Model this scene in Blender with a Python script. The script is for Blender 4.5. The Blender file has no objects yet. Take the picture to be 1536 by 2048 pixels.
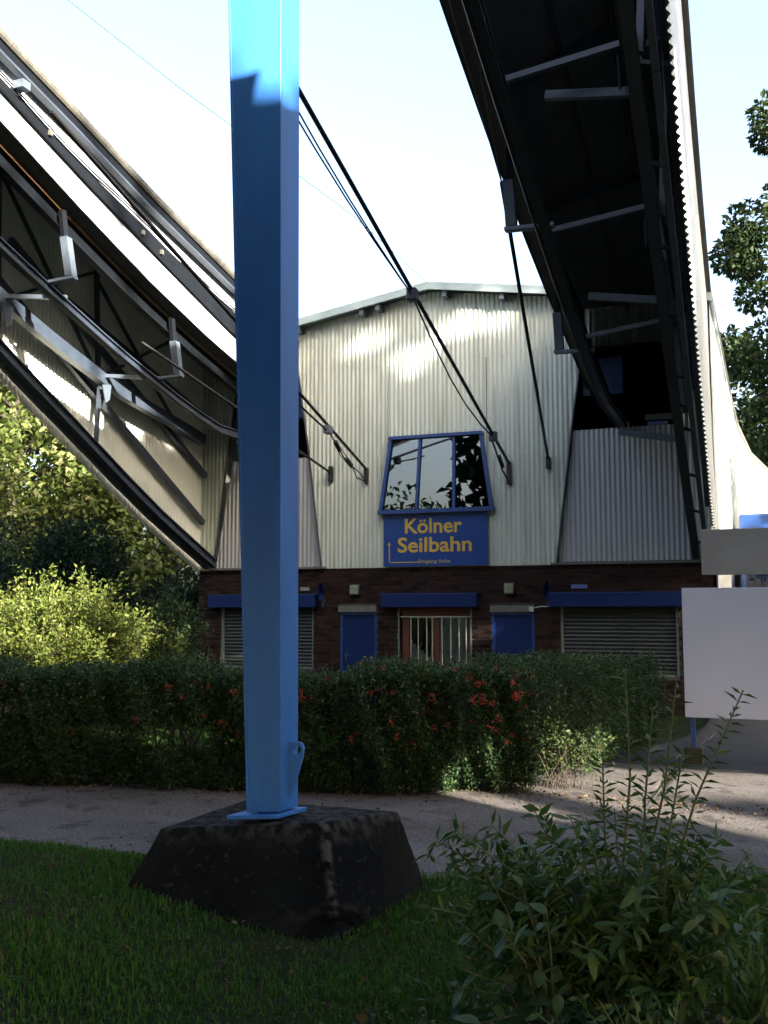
import bpy, bmesh, math, random
import numpy as np
from mathutils import Vector, Matrix
R = math.radians
random.seed(7)
rng = np.random.default_rng(11)
scene = bpy.context.scene
col = scene.collection

# ------------------------------------------------------------------ camera, sky, sun, exposure
cam_d = bpy.data.cameras.new('camera')
cam = bpy.data.objects.new('camera', cam_d); col.objects.link(cam)
cam.location = (0, 0, 1.6)
cam.rotation_euler = (R(90 + 5.739), 0, R(21))
cam_d.sensor_fit = 'VERTICAL'; cam_d.sensor_height = 36.0; cam_d.lens = 36.0 * 2000 / 2048
cam_d.clip_start = 0.05; cam_d.clip_end = 3000
scene.camera = cam
SUN_AZ, SUN_EL = 55.0, 22.0            # azimuth measured from -Y towards +X
S = Vector((math.cos(R(SUN_EL)) * math.sin(R(SUN_AZ)), -math.cos(R(SUN_EL)) * math.cos(R(SUN_AZ)), math.sin(R(SUN_EL))))
world = bpy.data.worlds.new('World'); scene.world = world; world.use_nodes = True
wn = world.node_tree
sky = wn.nodes.new('ShaderNodeTexSky'); sky.sky_type = 'NISHITA'; sky.sun_disc = False
sky.sun_elevation = R(SUN_EL); sky.sun_rotation = math.atan2(S.x, S.y)
sky.air_density = 1.0; sky.dust_density = 8.0; sky.ozone_density = 1.0
bg = wn.nodes['Background']; bg.inputs['Strength'].default_value = 0.125
wn.links.new(sky.outputs[0], bg.inputs['Color'])
sun_d = bpy.data.lights.new('sun', 'SUN'); sun_d.energy = 5.0; sun_d.angle = R(0.53); sun_d.color = (1, .92, .79)
sun = bpy.data.objects.new('sun', sun_d); col.objects.link(sun)
sun.rotation_euler = S.to_track_quat('Z', 'Y').to_euler(); sun.location = (20, -20, 30)
vs = scene.view_settings
vs.view_transform = 'Standard'; vs.look = 'None'; vs.gamma = 1; vs.exposure = 2.8; vs.use_curve_mapping = False
scene.cycles.max_bounces = 6; scene.cycles.transparent_max_bounces = 8
scene.cycles.use_denoising = True

# ------------------------------------------------------------------ materials
MATS = {}
def new_mat(name):
    m = bpy.data.materials.new(name); m.use_nodes = True
    MATS[name] = m
    nt = m.node_tree
    return m, nt, nt.nodes['Principled BSDF']
def nd(nt, typ, **kw):
    n = nt.nodes.new(typ)
    for k, v in kw.items():
        if k in n.inputs: n.inputs[k].default_value = v
        else: setattr(n, k, v)
    return n
def rgba(c): return (c[0], c[1], c[2], 1)
def noise_mix(nt, c1, c2, scale, detail=4, lo=.35, hi=.65, coords='Object', stretch=None):
    tc = nd(nt, 'ShaderNodeTexCoord')
    src = tc.outputs[coords]
    if stretch:
        mp = nd(nt, 'ShaderNodeMapping'); mp.inputs['Scale'].default_value = stretch
        nt.links.new(src, mp.inputs[0]); src = mp.outputs[0]
    n = nd(nt, 'ShaderNodeTexNoise'); n.inputs['Scale'].default_value = scale; n.inputs['Detail'].default_value = detail
    nt.links.new(src, n.inputs['Vector'])
    r = nd(nt, 'ShaderNodeValToRGB')
    r.color_ramp.elements[0].position = lo; r.color_ramp.elements[0].color = rgba(c1)
    r.color_ramp.elements[1].position = hi; r.color_ramp.elements[1].color = rgba(c2)
    nt.links.new(n.outputs[0], r.inputs[0])
    return r, n, src
def bump(nt, p, fac_out, strength=.2, dist=.01):
    b = nd(nt, 'ShaderNodeBump'); b.inputs['Strength'].default_value = strength; b.inputs['Distance'].default_value = dist
    nt.links.new(fac_out, b.inputs['Height']); nt.links.new(b.outputs[0], p.inputs['Normal'])
def paint(name, c, c2=None, rough=.4, scale=3, spec=.5, metal=0, bmp=.05, stretch=None, bscale=60):
    m, nt, p = new_mat(name)
    c2 = c2 or tuple(x * .8 for x in c)
    r, n, src = noise_mix(nt, c, c2, scale, 6, .35, .75, stretch=stretch)
    nt.links.new(r.outputs[0], p.inputs['Base Color'])
    p.inputs['Roughness'].default_value = rough; p.inputs['Metallic'].default_value = metal
    p.inputs['Specular IOR Level'].default_value = spec
    if bmp:
        n2 = nd(nt, 'ShaderNodeTexNoise'); n2.inputs['Scale'].default_value = bscale; n2.inputs['Detail'].default_value = 3
        nt.links.new(src, n2.inputs['Vector']); bump(nt, p, n2.outputs[0], bmp, .004)
    return m
def leaf_mat(name, cols, trans=.3, rough=.5, spec=.18):
    m, nt, p = new_mat(name)
    g = nd(nt, 'ShaderNodeNewGeometry')
    oi = nd(nt, 'ShaderNodeObjectInfo')
    a = nd(nt, 'ShaderNodeMath', operation='ADD'); nt.links.new(g.outputs['Random Per Island'], a.inputs[0]); nt.links.new(oi.outputs['Random'], a.inputs[1])
    fr = nd(nt, 'ShaderNodeMath', operation='FRACT'); nt.links.new(a.outputs[0], fr.inputs[0])
    r = nd(nt, 'ShaderNodeValToRGB'); el = r.color_ramp.elements
    el[0].color = rgba(cols[0]); el[1].color = rgba(cols[-1])
    for i, c in enumerate(cols[1:-1]):
        e = el.new((i + 1) / (len(cols) - 1)); e.color = rgba(c)
    nt.links.new(fr.outputs[0], r.inputs[0])
    nt.links.new(r.outputs[0], p.inputs['Base Color'])
    p.inputs['Roughness'].default_value = rough; p.inputs['Specular IOR Level'].default_value = spec
    t = nd(nt, 'ShaderNodeBsdfTranslucent')
    hs = nd(nt, 'ShaderNodeHueSaturation'); hs.inputs['Value'].default_value = 1.3; hs.inputs['Saturation'].default_value = 1.1
    nt.links.new(r.outputs[0], hs.inputs['Color']); nt.links.new(hs.outputs[0], t.inputs['Color'])
    mx = nd(nt, 'ShaderNodeMixShader'); mx.inputs[0].default_value = trans
    out = nt.nodes['Material Output']
    nt.links.new(p.outputs[0], mx.inputs[1]); nt.links.new(t.outputs[0], mx.inputs[2]); nt.links.new(mx.outputs[0], out.inputs['Surface'])
    return m

m = paint('cream_sheet', (.47, .51, .455), (.40, .44, .39), rough=.35, scale=1.2, bmp=.02, stretch=(1, 1, .25))
nt = m.node_tree; p = nt.nodes['Principled BSDF']; lk = p.inputs['Base Color'].links[0].from_socket
r4, n4, _ = noise_mix(nt, (.66, .64, .58), (1.06, 1.06, 1.06), 3.2, 8, .30, .52, stretch=(2.2, 2.2, .16))
mx4 = nd(nt, 'ShaderNodeMixRGB', blend_type='MULTIPLY'); mx4.inputs[0].default_value = .6; nt.links.new(lk, mx4.inputs[1]); nt.links.new(r4.outputs[0], mx4.inputs[2])
nt.links.new(mx4.outputs[0], p.inputs['Base Color'])
paint('grey_sheet', (.36, .375, .395), (.31, .325, .345), rough=.4, scale=1.0, bmp=.02, stretch=(1, 1, .25))
paint('hood_sheet', (.76, .78, .70), (.68, .70, .63), rough=.35, scale=1.0, bmp=.02)
paint('steel_dark', (.046, .060, .085), (.032, .042, .06), rough=.42, scale=4, bmp=.08)
paint('steel_pale', (.10, .125, .16), (.07, .085, .11), rough=.4, scale=4, bmp=.08)
paint('zinc', (.125, .12, .105), (.08, .077, .066), rough=.5, scale=6, spec=.3, bmp=.08)
paint('black_shade_steel', (.006, .008, .011), (.004, .005, .007), rough=.6, scale=4, spec=.15)
paint('hood_roof_shaded', (.11, .115, .125), (.08, .085, .095), rough=.7, scale=3)
paint('soffit_grey', (.10, .10, .095), (.07, .07, .066), rough=.7, scale=4)
paint('rust_pipe', (.32, .17, .08), (.20, .10, .05), rough=.6, scale=8)
m = paint('mast_blue', (.032, .148, .46), (.027, .125, .39), rough=.36, spec=.25, scale=2.0, bmp=.06, stretch=(1, 1, .2), bscale=25)
nt = m.node_tree; p = nt.nodes['Principled BSDF']; lk = p.inputs['Base Color'].links[0].from_socket
r2, n2, _ = noise_mix(nt, (0, 0, 0), (1, 1, 1), 55, 3, .70, .74)
r3, n3, _ = noise_mix(nt, (.12, .17, .25), (.10, .045, .02), 9, 2, .45, .6)
mx = nd(nt, 'ShaderNodeMixRGB'); nt.links.new(r2.outputs[0], mx.inputs[0]); nt.links.new(lk, mx.inputs[1]); nt.links.new(r3.outputs[0], mx.inputs[2])
r4, n4, _ = noise_mix(nt, (.75, .75, .74), (1.08, 1.08, 1.08), 2.5, 6, .35, .6, stretch=(3, 3, .5))
mx4 = nd(nt, 'ShaderNodeMixRGB', blend_type='MULTIPLY'); mx4.inputs[0].default_value = .4; nt.links.new(mx.outputs[0], mx4.inputs[1]); nt.links.new(r4.outputs[0], mx4.inputs[2])
nt.links.new(mx4.outputs[0], p.inputs['Base Color'])
paint('door_blue', (.007, .022, .105), (.0055, .017, .082), rough=.45, spec=.2, scale=2.5)
paint('sign_blue', (.014, .050, .215), (.018, .060, .24), rough=.35, spec=.3, scale=1.5)
paint('frame_blue', (.014, .05, .20), (.011, .04, .15), rough=.35, scale=4)
paint('panel_blue', (.10, .16, .38), (.08, .13, .30), rough=.4, scale=4)
paint('yellow_letter', (.56, .37, .05), (.48, .32, .04), rough=.45, scale=8, bmp=0)
paint('gold_line', (.42, .33, .15), rough=.5, scale=8, bmp=0)
paint('shutter', (.040, .050, .047), (.030, .037, .035), rough=.45, scale=5)
paint('rail_green', (.13, .18, .16), rough=.45)
paint('wood_red', (.12, .036, .017), (.08, .025, .012), rough=.45, scale=6, stretch=(8, 8, 1))
paint('bar_white', (.55, .56, .55), rough=.4)
paint('blind', (.80, .83, .83), (.72, .75, .75), rough=.7)
paint('lamp_green', (.22, .26, .17), (.14, .16, .11), rough=.5, scale=14)
paint('lintel', (.14, .145, .135), (.09, .095, .085), rough=.8, scale=8, bmp=.3)
paint('black_rope', (.012, .012, .014), rough=.55)
paint('interior_dark', (.03, .03, .032), rough=.8)
paint('roof_trim', (.36, .44, .44), (.25, .32, .33), rough=.4, scale=3)
paint('board_white', (.42, .455, .56), (.38, .415, .515), rough=.5, scale=1.2, bmp=.02)
paint('board_grey', (.225, .23, .22), (.18, .18, .172), rough=.5, scale=2.5, bmp=.03)
paint('moss_wood', (.030, .029, .011), (.018, .017, .008), rough=.9, scale=10, bmp=.4)
paint('bark', (.05, .038, .026), (.025, .019, .014), rough=.9, scale=9, bmp=.5, stretch=(1, 1, .2))
paint('stem_brown', (.11, .085, .05), (.07, .06, .03), rough=.8, scale=10)
paint('stem_green', (.10, .12, .04), (.07, .09, .03), rough=.7, scale=10)
paint('berry', (.42, .026, .008), (.28, .018, .007), rough=.3, scale=30, bmp=0)
paint('tyre', (.02, .02, .02), rough=.8)
paint('lorry_blue', (.010, .042, .16), rough=.35)
paint('dead_leaf', (.20, .12, .06), (.12, .07, .04), rough=.8, scale=5)
m, nt, p = new_mat('yellow_steel'); p.inputs['Base Color'].default_value = (.65, .35, .02, 1); p.inputs['Roughness'].default_value = .5
paint('panel_white', (.62, .66, .72), (.58, .62, .68), rough=.35, scale=.6, bmp=.02)
# glossy pale side cladding
paint('side_sheet', (.66, .68, .64), (.58, .60, .57), rough=.14, scale=1.0, bmp=.02, spec=.8)
# concrete block: dark, lichen-stained
m, nt, p = new_mat('old_concrete')
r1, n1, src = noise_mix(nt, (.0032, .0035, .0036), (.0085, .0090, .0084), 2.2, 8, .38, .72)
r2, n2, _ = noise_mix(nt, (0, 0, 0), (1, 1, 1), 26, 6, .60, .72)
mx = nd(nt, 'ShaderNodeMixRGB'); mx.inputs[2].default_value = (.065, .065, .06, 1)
mul = nd(nt, 'ShaderNodeMath', operation='MULTIPLY'); mul.inputs[1].default_value = .28
nt.links.new(r2.outputs[0], mul.inputs[0]); nt.links.new(mul.outputs[0], mx.inputs[0])
nt.links.new(r1.outputs[0], mx.inputs[1])
# worn paler edges / top, plus a highlight painted down the near corner
at = nd(nt, 'ShaderNodeAttribute'); at.attribute_name = 'wear_highlight'
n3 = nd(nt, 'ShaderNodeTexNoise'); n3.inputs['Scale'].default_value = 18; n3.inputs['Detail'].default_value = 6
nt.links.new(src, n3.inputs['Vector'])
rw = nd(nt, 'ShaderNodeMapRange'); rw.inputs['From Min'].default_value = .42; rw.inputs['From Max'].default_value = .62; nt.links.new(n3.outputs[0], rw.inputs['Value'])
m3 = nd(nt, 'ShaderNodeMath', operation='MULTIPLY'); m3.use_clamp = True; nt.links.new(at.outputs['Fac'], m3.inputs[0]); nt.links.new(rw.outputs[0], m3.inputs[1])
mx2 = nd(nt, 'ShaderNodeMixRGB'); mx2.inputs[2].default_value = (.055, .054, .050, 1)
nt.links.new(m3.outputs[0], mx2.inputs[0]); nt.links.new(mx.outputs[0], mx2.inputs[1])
nt.links.new(mx2.outputs[0], p.inputs['Base Color']); p.inputs['Roughness'].default_value = .95; p.inputs['Specular IOR Level'].default_value = .08
bump(nt, p, n2.outputs[0], .6, .012)
# bricks
m, nt, p = new_mat('brick')
g = nd(nt, 'ShaderNodeNewGeometry'); oi = nd(nt, 'ShaderNodeObjectInfo')
a = nd(nt, 'ShaderNodeMath', operation='ADD'); nt.links.new(g.outputs['Random Per Island'], a.inputs[0]); nt.links.new(oi.outputs['Random'], a.inputs[1])
fr = nd(nt, 'ShaderNodeMath', operation='FRACT'); nt.links.new(a.outputs[0], fr.inputs[0])
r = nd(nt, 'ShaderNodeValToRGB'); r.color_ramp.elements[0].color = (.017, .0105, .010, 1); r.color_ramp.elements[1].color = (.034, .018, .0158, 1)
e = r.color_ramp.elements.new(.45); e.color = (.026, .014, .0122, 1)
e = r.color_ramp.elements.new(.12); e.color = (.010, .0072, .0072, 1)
nt.links.new(fr.outputs[0], r.inputs[0])
tc = nd(nt, 'ShaderNodeNewGeometry'); n = nd(nt, 'ShaderNodeTexNoise'); n.inputs['Scale'].default_value = 18; n.inputs['Detail'].default_value = 6
nt.links.new(tc.outputs['Position'], n.inputs['Vector'])
hs = nd(nt, 'ShaderNodeMixRGB', blend_type='MULTIPLY'); hs.inputs[0].default_value = .7
nt.links.new(r.outputs[0], hs.inputs[1]); rr = nd(nt, 'ShaderNodeValToRGB'); rr.color_ramp.elements[0].color = (.45, .45, .45, 1); rr.color_ramp.elements[1].color = (1.5, 1.5, 1.5, 1)
rr.color_ramp.elements[0].position = .3; rr.color_ramp.elements[1].position = .7
nt.links.new(n.outputs[0], rr.inputs[0]); nt.links.new(rr.outputs[0], hs.inputs[2]); nt.links.new(hs.outputs[0], p.inputs['Base Color'])
p.inputs['Roughness'].default_value = .85; p.inputs['Specular IOR Level'].default_value = .1; bump(nt, p, n.outputs[0], .4, .006)
paint('mortar', (.066, .056, .050), (.042, .036, .033), rough=.95, scale=12, bmp=.4)
# ground
m, nt, p = new_mat('lawn_soil')
r1, n1, src = noise_mix(nt, (.012, .020, .007), (.024, .018, .012), 1.6, 8, .40, .66)
nt.links.new(r1.outputs[0], p.inputs['Base Color']); p.inputs['Roughness'].default_value = .95; p.inputs['Specular IOR Level'].default_value = .05
n2 = nd(nt, 'ShaderNodeTexNoise'); n2.inputs['Scale'].default_value = 40; nt.links.new(src, n2.inputs['Vector']); bump(nt, p, n2.outputs[0], .6, .03)
m, nt, p = new_mat('path_gravel')
r1, n1, src = noise_mix(nt, (.080, .071, .064), (.125, .113, .104), .9, 8, .35, .68, stretch=(.7, 1.4, 1))
r2, n2, _ = noise_mix(nt, (.55, .54, .52), (1.12, 1.1, 1.1), 45, 8, .36, .60)
mx = nd(nt, 'ShaderNodeMixRGB', blend_type='MULTIPLY'); mx.inputs[0].default_value = 1
nt.links.new(r1.outputs[0], mx.inputs[1]); nt.links.new(r2.outputs[0], mx.inputs[2])
r4, n4, _ = noise_mix(nt, (.10, .085, .06), (1, 1, 1), 3.5, 10, .34, .43)     # earthy stains
mx3 = nd(nt, 'ShaderNodeMixRGB', blend_type='MULTIPLY'); mx3.inputs[0].default_value = .5
nt.links.new(mx.outputs[0], mx3.inputs[1]); nt.links.new(r4.outputs[0], mx3.inputs[2])
nt.links.new(mx3.outputs[0], p.inputs['Base Color']); p.inputs['Roughness'].default_value = .95; p.inputs['Specular IOR Level'].default_value = .15
bump(nt, p, n2.outputs[0], .5, .012)
paint('shaded_asphalt', (.026, .026, .027), (.036, .035, .034), rough=.9, scale=3, spec=.15, bmp=.4)
# glass: clear pane that mirrors the surroundings
m, nt, p = new_mat('pane_glass')
gl = nd(nt, 'ShaderNodeBsdfGlossy'); gl.inputs['Roughness'].default_value = .01; gl.inputs['Color'].default_value = (.85, .9, .95, 1)
tr = nd(nt, 'ShaderNodeBsdfTransparent'); tr.inputs['Color'].default_value = (.88, .92, .92, 1)
fz = nd(nt, 'ShaderNodeFresnel'); fz.inputs['IOR'].default_value = 2.0
mx = nd(nt, 'ShaderNodeMixShader'); nt.links.new(fz.outputs[0], mx.inputs[0]); nt.links.new(tr.outputs[0], mx.inputs[1]); nt.links.new(gl.outputs[0], mx.inputs[2])
nt.links.new(mx.outputs[0], nt.nodes['Material Output'].inputs['Surface'])
# foliage
leaf_mat('hedge_leaf', [(.010, .024, .010), (.022, .048, .018), (.037, .068, .025), (.078, .108, .040)], spec=.25, rough=.45)
leaf_mat('bush_leaf', [(.06, .09, .018), (.10, .14, .026), (.14, .17, .035), (.19, .20, .06)], trans=.35)
leaf_mat('hedge_shoot', [(.018, .035, .012), (.032, .055, .016), (.05, .075, .022), (.075, .09, .03)])
leaf_mat('ivy_leaf', [(.006, .015, .007), (.011, .024, .010), (.018, .033, .013), (.012, .022, .010)])
leaf_mat('tree_leaf', [(.055, .085, .02), (.09, .125, .03), (.125, .155, .045), (.19, .19, .09)], trans=.35)
leaf_mat('dark_tree_leaf', [(.010, .020, .008), (.018, .033, .011), (.028, .044, .014)], trans=.3)
leaf_mat('shrub_leaf', [(.022, .055, .013), (.038, .082, .019), (.058, .110, .028), (.11, .145, .050)], rough=.35)
leaf_mat('bramble_leaf', [(.026, .056, .019), (.040, .078, .026), (.065, .105, .038)], rough=.4)
leaf_mat('ground_leaf', [(.016, .036, .012), (.03, .055, .018), (.05, .075, .025), (.045, .04, .02)])
leaf_mat('grass_blade', [(.018, .072, .009), (.030, .096, .012), (.043, .112, .016), (.072, .105, .028), (.025, .083, .010), (.088, .074, .034)], trans=.25, rough=.6, spec=.04)
leaf_mat('litter', [(.05, .03, .018), (.08, .05, .028), (.035, .025, .018), (.11, .085, .05), (.05, .022, .016)], trans=.1, rough=.8, spec=.2)

# ------------------------------------------------------------------ mesh helpers
class MB:
    def __init__(s): s.v = []; s.f = []
    def add(s, vs, fs):
        o = len(s.v); s.v += [tuple(x) for x in vs]; s.f += [tuple(i + o for i in f) for f in fs]; return s
    def box(s, a, b):
        x0, y0, z0 = a; x1, y1, z1 = b
        vs = [(x0, y0, z0), (x1, y0, z0), (x1, y1, z0), (x0, y1, z0), (x0, y0, z1), (x1, y0, z1), (x1, y1, z1), (x0, y1, z1)]
        return s.add(vs, [(3, 2, 1, 0), (4, 5, 6, 7), (0, 1, 5, 4), (1, 2, 6, 5), (2, 3, 7, 6), (3, 0, 4, 7)])
    def hexa(s, q):   # 8 points ordered like box
        return s.add(q, [(3, 2, 1, 0), (4, 5, 6, 7), (0, 1, 5, 4), (1, 2, 6, 5), (2, 3, 7, 6), (3, 0, 4, 7)])
    def bar(s, p0, p1, w, h, up=(0, 0, 1)):
        p0 = Vector(p0); p1 = Vector(p1); d = (p1 - p0).normalized(); u = Vector(up)
        sd = d.cross(u)
        if sd.length < 1e-4: sd = d.cross(Vector((1, 0, 0)))
        sd.normalize(); u = sd.cross(d).normalized()
        a = sd * (w / 2); b = u * (h / 2)
        return s.hexa([p0 - a - b, p0 + a - b, p1 + a - b, p1 - a - b, p0 - a + b, p0 + a + b, p1 + a + b, p1 - a + b])
    def ibeam(s, p0, p1, w, h, t=.02):
        p0 = Vector(p0); p1 = Vector(p1); up = Vector((0, 0, 1)); d = (p1 - p0).normalized(); sd = d.cross(up).normalized(); u = sd.cross(d)
        s.bar(p0 + u * (h / 2 - t / 2), p1 + u * (h / 2 - t / 2), w, t); s.bar(p0 - u * (h / 2 - t / 2), p1 - u * (h / 2 - t / 2), w, t)
        return s.bar(p0, p1, t, h - 2 * t - .001)
    def tube(s, pts, r, n=8, caps=True):
        pts = [Vector(p) for p in pts]; rs = r if hasattr(r, '__len__') else [r] * len(pts)
        rings = []; u = None
        for i, p in enumerate(pts):
            d = (pts[min(i + 1, len(pts) - 1)] - pts[max(i - 1, 0)]).normalized()
            if u is None:
                u = d.cross(Vector((0, 0, 1)))
                if u.length < 1e-3: u = d.cross(Vector((1, 0, 0)))
            u = (u - d * u.dot(d)).normalized(); w = d.cross(u)
            rings.append([p + (u * math.cos(2 * math.pi * k / n) + w * math.sin(2 * math.pi * k / n)) * rs[i] for k in range(n)])
        vs = [q for rg in rings for q in rg]; fs = []
        for i in range(len(pts) - 1):
            for k in range(n): fs.append((i * n + k, i * n + (k + 1) % n, (i + 1) * n + (k + 1) % n, (i + 1) * n + k))
        if caps: fs.append(tuple(range(n - 1, -1, -1))); fs.append(tuple((len(pts) - 1) * n + k for k in range(n)))
        return s.add(vs, fs)
    def poly(s, pts, n):   # extrude planar polygon along n
        n = Vector(n); k = len(pts); a = [Vector(p) for p in pts]; b = [p + n for p in a]
        fs = [tuple(range(k)), tuple(range(2 * k - 1, k - 1, -1))] + [(i, k + i, k + (i + 1) % k, (i + 1) % k) for i in range(k)]
        return s.add(a + b, fs)
    def build(s, name, mat, parent=None, smooth=False, bevel=0):
        me = bpy.data.meshes.new(name); me.from_pydata(s.v, [], s.f)
        bm = bmesh.new(); bm.from_mesh(me); bmesh.ops.recalc_face_normals(bm, faces=bm.faces)
        bm.to_mesh(me); bm.free()
        o = link(name, me, mat, parent)
        if smooth: me.shade_smooth()
        if bevel:
            md = o.modifiers.new('bevel', 'BEVEL'); md.width = bevel; md.segments = 2; md.limit_method = 'ANGLE'
        return o
def link(name, me, mat, parent=None):
    me.materials.append(MATS[mat]) if mat and not me.materials else None
    o = bpy.data.objects.new(name, me); col.objects.link(o)
    if parent is not None: o.parent = parent; o.matrix_parent_inverse = parent.matrix_world.inverted() if False else Matrix.Translation(-parent_loc(parent))
    return o
def parent_loc(p):
    v = Vector(p.location)
    while p.parent: p = p.parent; v = Vector(p.location) if False else v
    return v if True else v
def empty(name, loc, label, cat, group=None):
    o = bpy.data.objects.new(name, None); col.objects.link(o); o.location = loc; o.empty_display_size = .2
    tag(o, label, cat, group); return o
def tag(o, label=None, cat=None, group=None, kind=None):
    if label: o['label'] = label
    if cat: o['category'] = cat
    if group: o['group'] = group
    if kind: o['kind'] = kind
    return o
def np_mesh(name, V, F, mat, parent=None, smooth=False):
    """V (n,3) float, F (m,3|4) int"""
    me = bpy.data.meshes.new(name); V = np.asarray(V, np.float32); F = np.asarray(F, np.int32); k = F.shape[1]
    me.vertices.add(len(V)); me.vertices.foreach_set('co', V.ravel())
    me.loops.add(F.size); me.loops.foreach_set('vertex_index', F.ravel())
    me.polygons.add(len(F)); me.polygons.foreach_set('loop_start', np.arange(0, F.size, k, dtype=np.int32))
    me.update(calc_edges=True); me.validate()
    o = link(name, me, mat, parent)
    if smooth: me.shade_smooth()
    return o
def unit(a): return a / np.maximum(np.linalg.norm(a, axis=1, keepdims=True), 1e-9)
def leaf_arrays(P, D, L, W, fold=.25):
    """folded diamond leaves: P base points, D directions (unit), L length, W width arrays"""
    n = len(P); up = unit(rng.normal(size=(n, 3)) + np.array([0, 0, .8]))
    Sd = unit(np.cross(D, up)); N = np.cross(Sd, D)
    L = np.broadcast_to(np.asarray(L), (n,))[:, None]; W = np.broadcast_to(np.asarray(W), (n,))[:, None]
    mid = P + D * L * .45
    v = np.stack([P, mid + Sd * W * .5 + N * W * fold, P + D * L - N * L * .12, mid - Sd * W * .5 + N * W * fold], 1).reshape(-1, 3)
    i = np.arange(n)[:, None] * 4
    f = np.concatenate([i + np.array([[0, 1, 2]]), i + np.array([[0, 2, 3]])], 1).reshape(-1, 3)
    return v, f
def in_ball(n):
    v = unit(rng.normal(size=(n, 3))); return v * rng.random((n, 1)) ** (1 / 3)

# lit places: rays from these places towards the sun are the gaps between the crowns of the shade trees
SN = np.array(S)
LIT = []          # (x, y, z, radius)
def lit(x, y, z, r): LIT.append((x, y, z, r + .36))
def blocks_lit(P):
    bad = np.zeros(len(P), bool)
    for (x, y, z, r) in LIT:
        d = P - np.array([x, y, z]); t = d @ SN
        bad |= (np.linalg.norm(d - t[:, None] * SN, axis=1) < r) & (t > 0)
    return bad

# ------------------------------------------------------------------ ground
def sstep(a, b, x):
    t = np.clip((x - a) / (b - a), 0, 1); return t * t * (3 - 2 * t)
def gz(x, y):
    x = np.asarray(x, float); y = np.asarray(y, float)
    return -.42 * sstep(9.5, 19, y) + .17 * (1 - sstep(-3.5, -2.1, x)) * (1 - sstep(4.9, 6.0, y)) + .015 * np.sin(x * 1.7 + y) * np.sin(y * 1.3)
def strip_grid(name, xs, y0f, y1f, ny, dz, mat):
    V = []
    for x in xs:
        a, b = y0f(x), y1f(x); ys = a + (b - a) * np.linspace(0, 1, ny)
        V.append(np.stack([np.full(ny, x), ys, gz(x, ys) + dz], 1))
    V = np.concatenate(V); i = np.arange((len(xs) - 1) * ny).reshape(-1, ny)[:, :-1].ravel()[:, None]
    return np_mesh(name, V, np.concatenate([i, i + ny, i + ny + 1, i + 1], 1), mat, smooth=True)
xs = np.concatenate([np.linspace(-900, -20, 30), np.linspace(-19.5, 12, 130), np.linspace(14, 900, 30)])
ys = np.concatenate([np.linspace(-900, -6, 30), np.linspace(-5.8, 26, 150), np.linspace(28, 900, 30)])
V = np.array([(x, y, float(gz(x, y))) for x in xs for y in ys]); ny = len(ys)
i = np.arange((len(xs) - 1) * ny).reshape(-1, ny)[:, :-1].ravel()[:, None]
tag(np_mesh('ground', V, np.concatenate([i, i + ny, i + ny + 1, i + 1], 1), 'lawn_soil', smooth=True), kind='structure')
def near_edge(x): return float(np.interp(x, [-20, -5, -3.9, -2, -.1, 3, 14], [5.0, 5.55, 5.72, 5.85, 6.75, 8.2, 11])) + .05 * math.sin(x * 5.1) + .03 * math.sin(x * 13.7)
def far_edge(x): return float(np.interp(x, [-20, -8.5, -4, -2.4, -1.75, -1.5, -1.0, -.9, 30], [5.6, 7.3, 8.25, 8.8, 12, 14, 20.9, 60, 60])) + .06 * math.sin(x * 4.3) + .04 * math.sin(x * 11)
tag(strip_grid('path', np.concatenate([np.linspace(-20, -2.45, 140), np.linspace(-2.4, 0, 60), np.linspace(.1, 14, 60)]), near_edge, far_edge, 70, .006, 'path_gravel'), kind='structure')
tag(strip_grid('shaded_yard', np.linspace(-1.9, 14, 80), lambda x: 11.15 + .08 * math.sin(x * 3), lambda x: max(13.0, far_edge(x) - .1), 60, .012, 'shaded_asphalt'), kind='structure')  # dark sheet over the yard, its shade put into the colour
# grass
def grass(name, n, xr, yr, keep, hmin, hmax, label):
    P = np.stack([rng.uniform(*xr, n), rng.uniform(*yr, n), np.zeros(n)], 1)
    clump = np.sin(P[:, 0] * 3.1 + 1.3 * np.sin(P[:, 1] * 2.3)) * np.sin(P[:, 1] * 3.7 + P[:, 0]) * .5 + .5
    P = P[keep(P) & (rng.random(n) < .35 + .65 * clump)]; n = len(P)
    clump = np.sin(P[:, 0] * 3.1 + 1.3 * np.sin(P[:, 1] * 2.3)) * np.sin(P[:, 1] * 3.7 + P[:, 0]) * .5 + .5
    P[:, 2] = gz(P[:, 0], P[:, 1]) - .003
    h = (rng.uniform(hmin, hmax, n) * (.6 + .7 * clump))[:, None]; w = rng.uniform(.0022, .0045, n)[:, None]
    az = rng.uniform(0, 2 * np.pi, n); lean = rng.uniform(.15, .9, n)[:, None]
    D = np.stack([np.cos(az), np.sin(az), np.zeros(n)], 1); Sd = np.stack([-np.sin(az), np.cos(az), np.zeros(n)], 1); Z = np.array([[0, 0, 1.]])
    m1 = P + D * h * lean * .25 + Z * h * .6; tip = P + D * h * lean + Z * h * (1 - .35 * lean)
    v = np.stack([P - Sd * w, P + Sd * w, m1 + Sd * w * .8, m1 - Sd * w * .8, tip], 1).reshape(-1, 3)
    i = np.arange(n)[:, None] * 5
    f = np.concatenate([i + np.array([[0, 1, 2]]), i + np.array([[0, 2, 3]]), i + np.array([[3, 2, 4]])], 1).reshape(-1, 3)
    o = np_mesh(name, v, f, 'grass_blade'); tag(o, label, 'grass', kind='stuff'); return o
BLOCK_B = [(-3.30, 4.42), (-1.97, 4.58), (-1.90, 5.72), (-3.28, 5.9)]
BLOCK_IN = [(-2.65 + (x_ + 2.65) * .86, 5.2 + (y_ - 5.2) * .84) for x_, y_ in BLOCK_B]
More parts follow.
